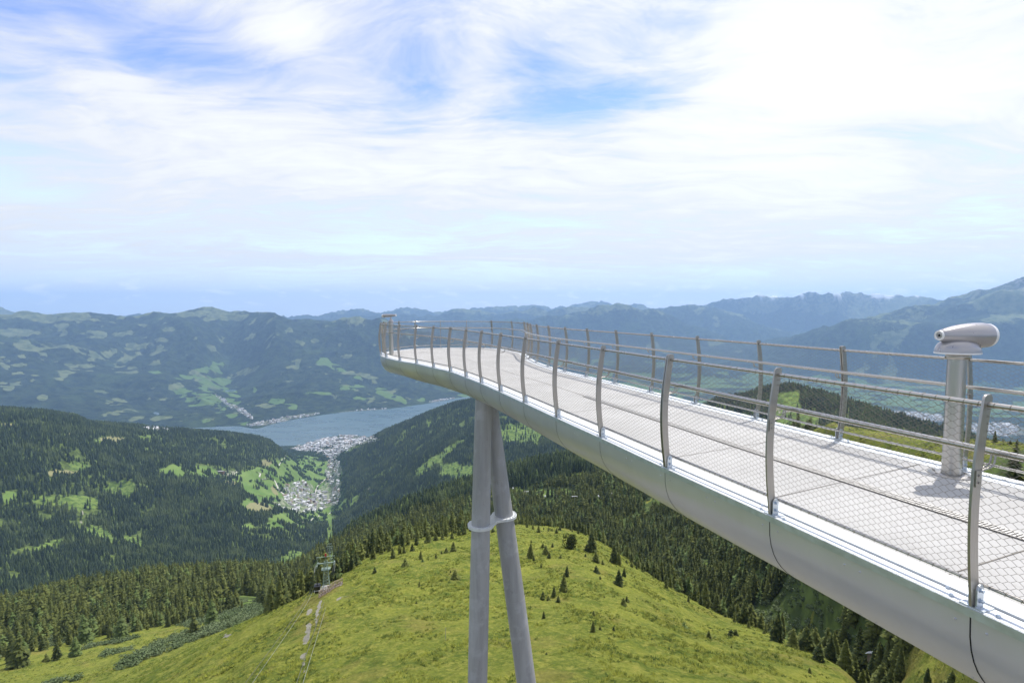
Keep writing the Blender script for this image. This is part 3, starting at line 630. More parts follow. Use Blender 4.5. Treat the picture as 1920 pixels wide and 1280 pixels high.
Rk = [deck(960.7, 657), Vector((.50, 19.35, 0)), Vector((.60, 18.3, 0)), Vector((.66, 17.2, 0)), Vector((.82, 16.05, 0)), Vector((1.10, 14.85, 0)), Vector((1.46, 13.65, 0)), deck(1103, 705), deck(1157, 717.5), deck(1224, 733.7), deck(1309, 755), deck(1423, 783), deck(1578, 821.7), deck(1811, 877)]
d1 = (Rk[-1] - Rk[-2]).normalized()
Rk = Rk + [Rk[-1] + d1 * 1.33 * k for k in (1, 2, 3, 4, 5, 6, 7)]
KP = Lk + TIP + BACK + Rk
PER = 10
OUT = catmull(KP, PER)            # outer line of the edge beam, left side -> tip -> back -> right side
N_OUT = len(OUT)
TAN_ = [(OUT[min(i + 1, N_OUT - 1)] - OUT[max(i - 1, 0)]).normalized() for i in range(N_OUT)]
NIN = [Vector((t.y, -t.x, 0)) for t in TAN_]     # towards the deck (deck lies to the right of travel)
def off(i, d, z): return OUT[i] + NIN[i] * d + Vector((0, 0, z))
def along(dist_pts, d, z):  # polyline at inward offset
    return [off(i, d, z) for i in dist_pts]
ALL = list(range(N_OUT))
def strip(mb, prof, idx, smooth=False, closed=True):
    """sweep a profile [(inward, z)...] along the outline"""
    n = len(prof); vs = [off(i, a, z) for i in idx for a, z in prof]; fs = []
    for i in range(len(idx) - 1):
        for k in range(n if closed else n - 1):
            fs.append((i * n + k, i * n + (k + 1) % n, (i + 1) * n + (k + 1) % n, (i + 1) * n + k))
    mb.add(vs, fs, smooth)
    if closed: mb.add([off(idx[0], a, z) for a, z in prof], [tuple(range(n))]); mb.add([off(idx[-1], a, z) for a, z in prof], [tuple(range(n))[::-1]])
walk = empty('viewing_walkway', (0, 0, 0), 'long silver skywalk with pale deck reaching out over the valley on two leaning steel columns', 'walkway')
# deck: pair left and right stations
iL0, iE = 0, (len(Lk) + 1) * PER; 
def kidx(k): return k * PER
nL = len(Lk)
pairs = [(0, len(KP) - 1), (nL - 14 + 1, len(KP) - 8), (nL - 14 + 4, len(KP) - 8 - 3), (nL - 14 + 6, len(KP) - 8 - 5), (nL - 14 + 9, len(KP) - 8 - 8), (nL - 14 + 11, len(KP) - 8 - 10), (nL - 1, nL + 3 + 3), (nL + 1, nL + 1)]
NS = 150
tq = np.linspace(0, len(pairs) - 1, NS); tq[-1] = len(pairs) - 1 - 1e-6
ls = np.interp(tq, range(len(pairs)), [kidx(a) for a, _ in pairs]); rs_ = np.interp(tq, range(len(pairs)), [kidx(b_) for _, b_ in pairs])
def pt_at(f, d=0.0):
    i = int(f); g = f - i; j = min(i + 1, N_OUT - 1)
    return (OUT[i] + NIN[i] * d) * (1 - g) + (OUT[j] + NIN[j] * d) * g
NV = 22
def sheet(d, z):
    vs = []; 
    for s_ in range(NS):
        a = pt_at(ls[s_], d); c_ = pt_at(rs_[s_], d)
        for v in range(NV + 1): q = a.lerp(c_, v / NV); vs.append((q.x, q.y, z))
    return vs
mb = MB(); vs = sheet(0.30, 0.0); w_ = NV + 1
mb.add(vs, [(i * w_ + k, i * w_ + k + 1, (i + 1) * w_ + k + 1, (i + 1) * w_ + k) for i in range(NS - 1) for k in range(NV)])
vs = sheet(0.30, -0.04); mb.add(vs, [(i * w_ + k, (i + 1) * w_ + k, (i + 1) * w_ + k + 1, i * w_ + k + 1) for i in range(NS - 1) for k in range(NV)])
mb.build('deck_surface', M_DECK, walk)
# edge beam: two bolted plates, a flange, a recess and an inner trim
mb = MB()
strip(mb, [(0.0, 0.0), (0.115, 0.0), (0.115, -0.022), (0.0, -0.022)], ALL)
strip(mb, [(0.004, -0.024), (0.115, -0.024), (0.115, -0.050), (0.004, -0.050)], ALL)
strip(mb, [(0.118, -0.012), (0.150, -0.012), (0.150, -0.05), (0.118, -0.05)], ALL)
mb.build('edge_beam', M_GALV, walk)
mb = MB()
strip(mb, [(0.153, 0.002), (0.297, 0.004), (0.297, -0.05), (0.153, -0.05)], ALL)
strip(mb, [(0.006, 0.0022), (0.110, 0.0022), (0.110, 0.0008), (0.006, 0.0008)], ALL)
mb.build('edge_trim', M_GALV_L, walk)
# hull
DEP = 0.80
def hull_pt(s_, v):
    a = pt_at(ls[s_], 0.014); c_ = pt_at(rs_[s_], 0.014); Wd = (c_ - a).length
    dep = DEP * min(1.0, (Wd / 3.0)) ** 0.55 * (1 + 0.10 * max(0, min(1, (Wd - 3.4) / 1.4)))
    q = a.lerp(c_, (1 - math.cos(math.pi * v)) / 2)
    return Vector((q.x, q.y, -0.052 - dep * math.sin(math.pi * v) ** 0.82))
NH = 34
mb = MB(); vs = [hull_pt(s_, k / NH) for s_ in range(NS) for k in range(NH + 1)]; w_ = NH + 1
mb.add(vs, [(i * w_ + k, (i + 1) * w_ + k, (i + 1) * w_ + k + 1, i * w_ + k + 1) for i in range(NS - 1) for k in range(NH)], True)
HULLMB = mb
# little rivets of the hull
mb = HULLMB
for k in range(2, nL - 5):
    for v in (0.012, 0.17, 0.30):
        for df in (-0.55, 0.55, 4.6, 5.4):
            s_ = float(np.interp(kidx(k) + df, ls, np.arange(NS))); i = int(s_); g = s_ - i
            q = hull_pt(i, v).lerp(hull_pt(i + 1, v), g); mb.lathe([(0.0065, -0.003), (0.0065, 0.003), (0.0, 0.004)], q, (NIN[kidx(k)] * -1 + Vector((0, 0, -0.3))), 6, False)
hull = mb.build('hull', M_HULL, walk)
# seams of the hull panels, one under each second of the posts
def seam_path(f):   # f = outline index on the left side
    s_ = float(np.interp(f, ls, np.arange(NS))); i = int(s_); g = s_ - i; out = []
    for k in range(NH + 1):
        v = k / NH
        p0 = hull_pt(i, v).lerp(hull_pt(min(i + 1, NS - 1), v), g); c0 = hull_pt(i, 0.5).lerp(hull_pt(min(i + 1, NS - 1), 0.5), g)
        d = Vector((p0.x - c0.x, p0.y - c0.y, (p0.z + 0.05) * 1.0)); out.append(p0 + d.normalized() * 0.0015)
    return out
for k in range(nL):
    mb = MB(); mb.tube(seam_path(kidx(k)), 0.0032 if k < nL - 13 else (0.0024 if k < nL - 12 else 0.0014), 5, smooth=False); mb.build('seam', M_SEAM, hull)
# drain channel + centre joint
mb = MB(); mg_ = MB()
def mid_pt(s_, v=0.46): 
    i = int(s_); g = s_ - i; a = pt_at(ls[i], 0.30).lerp(pt_at(rs_[i], 0.30), v); c_ = pt_at(ls[min(i + 1, NS - 1)], 0.30).lerp(pt_at(rs_[min(i + 1, NS - 1)], 0.30), v); return a.lerp(c_, g)
mids = [mid_pt(s_) for s_ in range(NS - 6)]
def ribbon(mb, pts, w, z):
    vs = []
    for i, q in enumerate(pts):
        t = (pts[min(i + 1, len(pts) - 1)] - pts[max(i - 1, 0)]).normalized(); n = Vector((t.y, -t.x, 0)) * w / 2
        vs += [(q.x - n.x, q.y - n.y, z), (q.x + n.x, q.y + n.y, z)]
    mb.add(vs, [(2 * i, 2 * i + 1, 2 * i + 3, 2 * i + 2) for i in range(len(pts) - 1)])
cut = next(i for i, q in enumerate(mids) if q.y > 9.6)
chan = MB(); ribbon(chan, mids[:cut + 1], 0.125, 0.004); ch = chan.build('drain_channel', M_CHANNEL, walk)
bars = MB(); acc = 0.0
for i in range(cut):
    a, c_ = mids[i], mids[i + 1]; L_ = (c_ - a).length; t = (c_ - a).normalized(); n = Vector((t.y, -t.x, 0))
    while acc < L_:
        q = a + t * acc; acc += 0.026
        if q.y < 1.0: continue
        bars.box((q.x, q.y, 0.008), t, n, (0, 0, 1), 0.0075, 0.054, 0.004)
    acc -= L_
for sd in (-1, 1):
    pts = []
    for i in range(cut + 1):
        t = (mids[min(i + 1, cut)] - mids[max(i - 1, 0)]).normalized(); n = Vector((t.y, -t.x, 0)); pts.append(mids[i] + n * sd * 0.060)
    ribbon(bars, pts, 0.010, 0.0135)
bars.build('grating', M_GRATE, ch)
jt = MB(); ribbon(jt, mids[cut:], 0.012, 0.004); jt.build('deck_joint', M_JOINT, walk)
for k in range(1, nL - 1):
    f = kidx(k) + 2.0; s_ = float(np.interp(f, ls, np.arange(NS))); a = mid_pt(s_, 0.0); c_ = mid_pt(s_, 1.0)
    if k > nL - 12 and k % 3: continue
    for e0, e1 in ((a, a.lerp(c_, 0.435)), (a.lerp(c_, 0.485), c_)): jt = MB(); ribbon(jt, [e0, e1], 0.008, 0.0042); jt.build('deck_joint', M_JOINT, walk)

# ---- pillars
def pillar(top, mid_, bot, r):
    mb = MB(); pts = []; rr = []
    top, bot = Vector(top), Vector(bot)
    for i in range(25):
        t = i / 24
        q = top.lerp(bot, t); pts.append(q); rr.append(r * (0.80 + 0.20 * min(1, t / 0.32) ** 0.8))
    mb.tube(pts, rr, 40); 
    return mb
def at_depth(px, py, Y):
    x, y, z = ray(px, py); t = Y / y; return Vector((x * t, Y, CAMZ + z * t))
aT = at_depth(906.5, 745, 12.75); aB = at_depth(895.3, 1280, 12.75); aB = aT + (aB - aT) * 2.1
bT = at_depth(915.5, 745, 13.35); bB = at_depth(987, 1280, 13.35); bB = bT + (bB - bT) * 2.1
pa = pillar(aT, None, aB, 0.253).build('support_column', M_PILLAR, walk)
pb = pillar(bT, None, bB, 0.262).build('support_column', M_PILLAR, walk)
def on_axis(a, b_, z): t = (z - a.z) / (b_.z - a.z); return a.lerp(b_, t)
zc = at_depth(902, 985, 12.75).z
ca = on_axis(aT, aB, zc); cb_ = on_axis(bT, bB, zc)
ring = MB(); loop = []
dv = Vector((cb_.x - ca.x, cb_.y - ca.y, 0)); L_ = dv.length; dv.normalize(); nv = Vector((-dv.y, dv.x, 0)); R_ = 0.335
def fig8(q):  # outline of the joint plate round both pillars, waisted between them
    pts = []
    for k in range(25): th = rad(48) + rad(264) * k / 24; pts.append(ca + (dv * math.cos(th) + nv * math.sin(th)) * R_)
    pts.append(ca + dv * (L_ / 2) - nv * 0.17)
    for k in range(25): th = rad(228) + rad(264) * k / 24; pts.append(cb_ + (dv * math.cos(th) + nv * math.sin(th)) * R_)
    pts.append(ca + dv * (L_ / 2) + nv * 0.17)
    return pts
fp = fig8(0)
for z0_, z1_ in ((-0.016, 0.014), (0.018, 0.046)):
    vs = [(q.x, q.y, zc + z0_) for q in fp] + [(q.x, q.y, zc + z1_) for q in fp]; n = len(fp)
    ring.add(vs, [tuple(range(n, 2 * n))] + [tuple(range(n))[::-1]] + [(k, (k + 1) % n, n + (k + 1) % n, n + k) for k in range(n)])
for c0, a0, a1 in ((ca, 60, 300), (cb_, 240, 480)):
    for k in range(15):
        th = rad(a0 + (a1 - a0) * k / 14); q = c0 + (dv * math.cos(th) + nv * math.sin(th)) * 0.305
        ring.lathe([(0.0, 0.075), (0.013, 0.075), (0.013, 0.046)], (q.x, q.y, zc), (0, 0, 1), 6, False)
ring.build('joint_plate', M_GALV_L, walk)
# weld seams round the pillars
for a_, b_, r_, zs in ((aT, aB, .2535, (-2.9, -6.6, -9.5)), (bT, bB, .2625, (-2.2, -6.1, -9.0))):
    for z_ in zs:
        wd = MB(); q = on_axis(a_, b_, z_); ax = (b_ - a_).normalized(); u = ax.orthogonal().normalized(); w2_ = ax.cross(u)
        t_ = (z_ - a_.z) / (b_.z - a_.z); rr = r_ * (0.80 + 0.20 * min(1, t_ / 0.32) ** 0.8)
        wd.tube([q + (u * math.cos(2 * math.pi * k / 36) + w2_ * math.sin(2 * math.pi * k / 36)) * rr for k in range(36)], 0.004, 5, closed=True); wd.build('weld_seam', M_PILLAR, pa if a_ is aT else pb)

# ================================================================== RAILING
rail = empty('railing', (0, 0, 0), 'stainless steel railing of curved flat posts and diamond rope netting around the skywalk deck', 'railing')
def bulge(h): return 0.006 - 0.058 * math.sin(math.pi * min(1, h / 1.19)) ** 1.0 + 0.012 * (h / 1.19) ** 2
DBL = {nL - 14 + 2, nL - 14 + 10 - 1, len(KP) - 8 - 1, 2, nL + 6}
posts_i = list(range(len(KP)))
def flatbar(mb, o, n, t, th, hs, shift=0.0):
    vs = []
    for h_ in hs:
        c_ = o + n * (bulge(h_) + 0.036) + t * shift
        rr = 0.035 if h_ < 1.165 else 0.035 * math.sqrt(max(0, 1 - ((h_ - 1.165) / 0.0255) ** 2) * 0.8 + 0.2)
        for sn in (-1, 1):
            for st_ in (-1, 1): q = c_ + n * sn * rr + t * st_ * th / 2; vs.append((q.x, q.y, h_))
    fs = []
    for i in range(len(hs) - 1):
        a = 4 * i
        for p_, q_ in ((0, 1), (1, 3), (3, 2), (2, 0)): fs.append((a + p_, a + q_, a + 4 + q_, a + 4 + p_))
    e = 4 * (len(hs) - 1); fs += [(e, e + 1, e + 3, e + 2), (0, 2, 3, 1)]
    mb.add(vs, fs)
_b = MB(); _b.lathe([(0.014, 0.0), (0.014, 0.004), (0.010, 0.004), (0.010, 0.016), (0.0, 0.016)], (0, 0, 0), (0, 0, 1), 8, False)
_o = _b.build('bolt', M_BOLT); BOLT = _o.data; bpy.data.objects.remove(_o)
HS = [0.012 + (1.165 - 0.012) * i / 18 for i in range(19)] + [1.175, 1.183, 1.188, 1.190]
for k in posts_i:
    i = kidx(k); o = OUT[i]; n = NIN[i]; t = TAN_[i]
    if o.y < -3.2: continue
    mb = MB(); dbl = k in DBL
    if dbl:
        flatbar(mb, o, n, t, 0.013, HS, -0.012); flatbar(mb, o, n, t, 0.013, HS, 0.012)
    else: flatbar(mb, o, n, t, 0.013, HS)
    ps = mb.build('post', M_STEEL, rail)
    # foot: galvanised lugs either side, with bolts
    mb = MB(); sgn = 1
    w = 0.020 if dbl else 0.0125
    for s_ in (-1, 1):
        c_ = o + n * 0.052 + t * s_ * (w + 0.004)
        vs = []
        prof = [(-0.030, 0.003), (0.030, 0.003), (0.030, 0.105)] + [(0.030 * math.cos(rad(a)), 0.105 + 0.030 * math.sin(rad(a))) for a in (30, 60, 90, 120, 150)] + [(-0.030, 0.105)]
        for tt in (-0.004, 0.004):
            for a, z_ in prof: q = c_ + n * a + t * tt; vs.append((q.x, q.y, z_))
        m2 = len(prof); mb.add(vs, [tuple(range(m2))[::-1], tuple(range(m2, 2 * m2))] + [(q, (q + 1) % m2, m2 + (q + 1) % m2, m2 + q) for q in range(m2)])
    mb.box((o + n * 0.06 + Vector((0, 0, 0.006))), t, n, (0, 0, 1), w + 0.045, 0.050, 0.0035)
    mb.build('foot_bracket', M_GALV, ps)
    def bolt(q, ax, z_):
        b_ = bpy.data.objects.new('bolt', BOLT); COL.objects.link(b_); b_.parent = ps; b_.location = (q.x, q.y, z_); b_.rotation_euler = ax.to_track_quat('Z', 'Y').to_euler()
    for z_ in (0.045, 0.103):
        for s_ in (-1, 1): bolt(o + n * 0.052 + t * s_ * (w + 0.008), t * s_, z_)
    for da, dn in ((-0.11, 0.04), (0.11, 0.04), (0.17, 0.115)): bolt(o + t * da + n * dn, Vector((0, 0, 1)), 0.001)
    # handrail bracket: plate on the post and an arm swinging up under the handrail
    mb = MB(); bz = 0.735
    c_ = o + n * (bulge(bz) + 0.036)
    for s_ in ((-1, 1) if o.y < 14 else (-1,)):
        q = c_ + t * s_ * (w - 0.004); mb.box(q + Vector((0, 0, bz)), t, n, (0, 0, 1), 0.004, 0.024, 0.045)
    hp = o + n * 0.135
    for s_ in (-1, 1):
        tt = t * s_ * (w - 0.003)
        pth = [c_ + tt + n * 0.012 + Vector((0, 0, bz + 0.035)), c_ + tt + n * 0.045 + Vector((0, 0, bz + 0.045)), o + n * 0.10 + tt + Vector((0, 0, bz + 0.052)), o + n * 0.128 + tt + Vector((0, 0, bz + 0.072)), hp + tt + Vector((0, 0, bz + 0.110))]
        mb.tube(pth, 0.0055, 6)
    for z_ in (bz - 0.022, bz + 0.018):
        for s_ in (-1, 1): q = c_ + t * s_ * w; mb.lathe([(0.007, 0), (0.007, 0.005), (0.0, 0.006)], (q.x, q.y, z_), t * s_, 8, False)
    mb.build('handrail_bracket', M_STEEL, ps)
VIS = [i for i in ALL if OUT[i].y > -3.2]
TOPZ, BOTZ, HANZ = 1.135, 0.115, 0.865
top_o, bot_o, han_o = 0.050, 0.105, 0.135
for nm, d, z_, r_ in (('top_rail', top_o, TOPZ, 0.0155), ('bottom_rail', bot_o, BOTZ, 0.0125), ('handrail', han_o, HANZ, 0.0195)):
    mb = MB(); mb.tube(along(VIS, d, z_), r_, 12); mb.build(nm, M_RAIL, rail)
# rope netting: one object per rail run, elongated diamonds 70 x 40 mm
def arc_table(idx):
    s_ = [0.0]
    for a, c_ in zip(idx[:-1], idx[1:]): s_.append(s_[-1] + (OUT[c_] - OUT[a]).length)
    return np.array(s_)
S = arc_table(VIS); OX = np.array([OUT[i].x for i in VIS]); OY = np.array([OUT[i].y for i in VIS]); NX = np.array([NIN[i].x for i in VIS]); NY = np.array([NIN[i].y for i in VIS])
def net_points(s_, z_):
    f = (z_ - BOTZ) / (TOPZ - BOTZ); d = bot_o + (top_o - bot_o) * f
    d = d - 0.012
    ox = np.interp(s_, S, OX); oy = np.interp(s_, S, OY); nx = np.interp(s_, S, NX); ny = np.interp(s_, S, NY)
    L_ = np.hypot(nx, ny); return np.stack([ox + nx / L_ * d, oy + ny / L_ * d, z_ + 0 * s_], -1)
CW, CH = 0.070, 0.0408; rows = 50; rh = (TOPZ - BOTZ) / rows
ncol = int(S[-1] / CW)
segA, segB = [], []
ci = np.arange(ncol)
for r_ in range(rows):
    z0_, z1_ = BOTZ + rh * r_, BOTZ + rh * (r_ + 1)
    sh = 0.5 * (r_ % 2)
    base_s = (ci + sh) * CW
    for sg in (-1, 1):
        s0_ = base_s + sg * 0.0055; s1_ = base_s + sg * (CW / 2 - 0.0055)
        segA.append(net_points(s0_, np.full_like(s0_, z0_))); segB.append(net_points(s1_, np.full_like(s1_, z1_)))
    s0_ = base_s - 0.0062; s1_ = base_s + 0.0062
    segA.append(net_points(s0_, np.full_like(s0_, z0_))); segB.append(net_points(s1_, np.full_like(s1_, z0_)))
A_ = np.concatenate(segA); B_ = np.concatenate(segB)
def tubes_np(A_, B_, r, n=3):
    d = B_ - A_; d /= np.linalg.norm(d, axis=1)[:, None]
    up = np.tile(np.array([0.13, 0.21, 0.97]), (len(d), 1)); u = np.cross(d, up); u /= np.linalg.norm(u, axis=1)[:, None]; v = np.cross(d, u)
    V = np.zeros((len(d), 2, n, 3))
    for k in range(n):
        o_ = (u * math.cos(2 * math.pi * k / n) + v * math.sin(2 * math.pi * k / n)) * (r if np.isscalar(r) else r[:, None])
        V[:, 0, k] = A_ + o_; V[:, 1, k] = B_ + o_
    base_ = (np.arange(len(d)) * 2 * n)[:, None]
    q = np.stack([np.stack([base_[:, 0] + k, base_[:, 0] + (k + 1) % n, base_[:, 0] + n + (k + 1) % n, base_[:, 0] + n + k], -1) for k in range(n)], 1).reshape(-1, 4)
    return V.reshape(-1, 3), q
V, q = tubes_np(A_, B_, 0.00118)
link_mesh('netting', np_mesh('netting', V, q), M_WIRE, rail)
# lashings of the net round top and bottom rail
WR = []
for zr, dr, rr in ((BOTZ, bot_o, 0.0145), (TOPZ, top_o, 0.0175)):
    s_ = ci * CW + CW * 0.25
    ox = np.interp(s_, S, OX); oy = np.interp(s_, S, OY); nx = np.interp(s_, S, NX); ny = np.interp(s_, S, NY); L_ = np.hypot(nx, ny); nx, ny = nx / L_, ny / L_
    prev = None
    for k in range(9):
        th = 2 * math.pi * k / 8; dd = dr + rr * math.cos(th); sl = (k / 8 - 0.5) * 0.016
        tx, ty = -ny, nx
        P_ = np.stack([ox + nx * dd + tx * sl, oy + ny * dd + ty * sl, np.full_like(s_, zr + rr * math.sin(th))], -1)
        if prev is not None: WR.append((prev, P_))
        prev = P_
V, q = tubes_np(np.concatenate([a for a, _ in WR]), np.concatenate([c_ for _, c_ in WR]), 0.0011)
link_mesh('net_lashing', np_mesh('net_lashing', V, q), M_WIRE, rail)

# ================================================================== TELESCOPES
def telescope(loc, aim, label, elev=0.0, style=0):
    """aim: compass bearing of the objective end, from +Y clockwise"""
    t = empty('coin_telescope', loc, label, 'telescope')
    mb = MB(); mb.lathe([(0.0, 0.0), (0.185, 0.0), (0.185, 0.006), (0.09, 0.010), (0.082, 0.010)], n=36)
    for k in range(6): a = k * math.pi / 3; mb.lathe([(0.011, 0.006), (0.011, 0.018), (0, 0.018)], (0.145 * math.cos(a), 0.145 * math.sin(a), 0), n=6, smooth=False)
    mb.build('base_plate', M_STEEL, t)
    mb = MB(); mb.lathe([(0.078, 0.006), (0.078, 1.165)], n=40); mb.lathe([(0.0, 1.165), (0.078, 1.165)], n=40)
    mb.build('pedestal', M_PED, t)
    d = Vector((math.sin(aim), math.cos(aim), 0)); sd = Vector((d.y, -d.x, 0))
    if style == 0:
        mb = MB(); mb.lathe([(0.078, 1.160), (0.096, 1.166), (0.096, 1.212), (0.0, 1.212)], n=36); mb.build('collar', M_STEEL_DARK, t)
        # oval domed housing
        mb = MB(); nu, nv_ = 40, 12; vs = []
        for j in range(nv_ + 1):
            ph = (math.pi / 2) * j / nv_; rr = math.cos(ph) ** 0.75; z_ = 1.228 + 0.135 * math.sin(ph) ** 0.9
            for k in range(nu): a = 2 * math.pi * k / nu; q = d * (0.205 * rr * math.cos(a)) + sd * (0.150 * rr * math.sin(a)); vs.append((q.x, q.y, z_))
        mb.add(vs, [(j * nu + k, j * nu + (k + 1) % nu, (j + 1) * nu + (k + 1) % nu, (j + 1) * nu + k) for j in range(nv_) for k in range(nu)], True)
        housing = mb.build('housing', M_TELE, t)
        mb = MB(); vs = []
        for z_, g in ((1.213, 0.97), (1.216, 1.015), (1.228, 1.015), (1.230, 0.99)):
            for k in range(nu): a = 2 * math.pi * k / nu; q = d * (0.205 * g * math.cos(a)) + sd * (0.150 * g * math.sin(a)); vs.append((q.x, q.y, z_))
        mb.add(vs, [(j * nu + k, j * nu + (k + 1) % nu, (j + 1) * nu + (k + 1) % nu, (j + 1) * nu + k) for j in range(3) for k in range(nu)] + [tuple(range(nu))[::-1]], False)
        mb.build('base_rim', M_TELE_RIM, t)
        c0 = Vector((0, 0, 1.395)); ax = (d * math.cos(elev) + Vector((0, 0, math.sin(elev)))).normalized(); sc_ = 1.0
        prof = [(0.042, -0.195), (0.052, -0.185), (0.064, -0.155), (0.080, -0.105), (0.097, -0.04), (0.110, 0.03), (0.119, 0.10), (0.124, 0.17), (0.124, 0.235), (0.118, 0.275)]
        lift = lambda h_: 0.0
    else:
        mb = MB(); mb.lathe([(0.078, 1.160), (0.088, 1.17), (0.088, 1.24), (0.05, 1.27), (0.028, 1.30), (0.024, 1.37), (0.03, 1.40)], n=28); housing = mb.build('neck', M_TELE, t)
        c0 = Vector((0, 0, 1.43)); ax = (d * math.cos(elev) + Vector((0, 0, math.sin(elev)))).normalized()
        prof = [(0.030, -0.20), (0.036, -0.18), (0.040, -0.12), (0.046, -0.05), (0.055, 0.06), (0.060, 0.16), (0.062, 0.26), (0.058, 0.30)]
    bar = MB(); bar.lathe([(prof[0][0] * 0.9, prof[0][1])] + prof, c0, ax, 36); brl = bar.build('barrel', M_TELE, t)
    r0, h0 = prof[0]; r1, h1 = prof[-1]
    mb = MB(); mb.lathe([(r0 * 0.78, h0 - 0.002), (r0 * 1.12, h0 - 0.012), (r0 * 1.18, h0 - 0.006), (r0 * 1.22, h0 + 0.02), (r0 * 1.15, h0 + 0.024)], c0, ax, 28)
    mb.lathe([(r0 * 0.62, h0 + 0.004), (r0 * 0.80, h0 + 0.0)], c0, ax, 28); mb.build('eyepiece', M_TELE_RIM, brl)
    mb = MB(); mb.lathe([(0.0, h0 + 0.0), (r0 * 0.34, h0 + 0.0)], c0, ax, 20); mb.build('lens', M_BLACK, brl); mb = MB(); mb.lathe([(r0 * 0.80, h0 - 0.004), (r0 * 0.62, h0 + 0.002), (r0 * 0.55, h0 - 0.001), (r0 * 0.34, h0 - 0.0005)], c0, ax, 24); mb.build('eyecup', M_STEEL, brl)
    mb = MB(); mb.lathe([(r1 * 1.0, h1), (r1 * 0.985, h1 + 0.02), (r1 * 0.93, h1 + 0.034), (r1 * 0.80, h1 + 0.038), (r1 * 0.78, h1 + 0.02), (0, h1 + 0.012)], c0, ax, 36); mb.build('objective_rim', M_TELE_RIM, brl)
    return t
tp = deck(1783, 889); 
telescope((tp.x, tp.y, 0.0), rad(88), 'grey coin telescope on a thick steel pedestal at the near end of the skywalk deck')
telescope((-4.43, 18.75, 0.0), rad(-82), 'small slim viewing telescope standing at the far rounded tip of the skywalk deck', rad(-3), 1)
# ================================================================== PLANTS
def leaf_mat(name, cols, rough=0.85, scale=0.6, trans=0.0):
    m_, b, p = new_mat(name)
    rnd = b.node('ShaderNodeObjectInfo').outputs['Random']
    pos = b.node('ShaderNodeNewGeometry').outputs['Position']
    n = b.noise(pos, scale, 4, 0.7)
    big = b.noise(pos, 0.012, 3, 0.6)
    c_ = b.mix(b.smooth(rnd, 0.05, 0.95), cols[0], cols[1])
    c_ = b.mix(b.m('MULTIPLY', b.smooth(n, 0.45, 0.70), 0.7), c_, cols[2])
    c_ = b.mix(b.m('MULTIPLY', b.smooth(big, 0.50, 0.64), 0.75), c_, cols[3])
    b.put(p.inputs['Base Color'], c_); p.inputs['Roughness'].default_value = rough; p.inputs['Specular IOR Level'].default_value = 0.2
    return m_
M_SPRUCE = leaf_mat('spruce_needles', ((0.028, 0.044, 0.012), (0.105, 0.122, 0.028), (0.190, 0.195, 0.042), (0.105, 0.122, 0.030)), scale=1.4)
M_FAR = leaf_mat('far_spruce_needles', ((0.012, 0.023, 0.011), (0.044, 0.066, 0.024), (0.048, 0.070, 0.022), (0.090, 0.118, 0.040)), scale=0.4)
M_LARCH = leaf_mat('larch_needles', ((0.085, 0.125, 0.035), (0.120, 0.165, 0.045), (0.150, 0.190, 0.055), (0.10, 0.13, 0.04)), scale=1.0)
M_LEAF = leaf_mat('broad_leaves', ((0.040, 0.080, 0.022), (0.070, 0.115, 0.030), (0.095, 0.150, 0.040), (0.06, 0.10, 0.03)), scale=0.5)
M_SHRUB = leaf_mat('alder_leaves', ((0.085, 0.120, 0.050), (0.145, 0.185, 0.085), (0.20, 0.235, 0.13), (0.09, 0.13, 0.05)), scale=1.2)
M_TUFT = leaf_mat('grass_blades', ((0.060, 0.095, 0.016), (0.22, 0.24, 0.032), (0.30, 0.30, 0.055), (0.10, 0.14, 0.02)), scale=1.0)
M_BARK = simple('bark', (0.075, 0.055, 0.04), 0.9, 0, 0.25, 6, 0.5, 30)

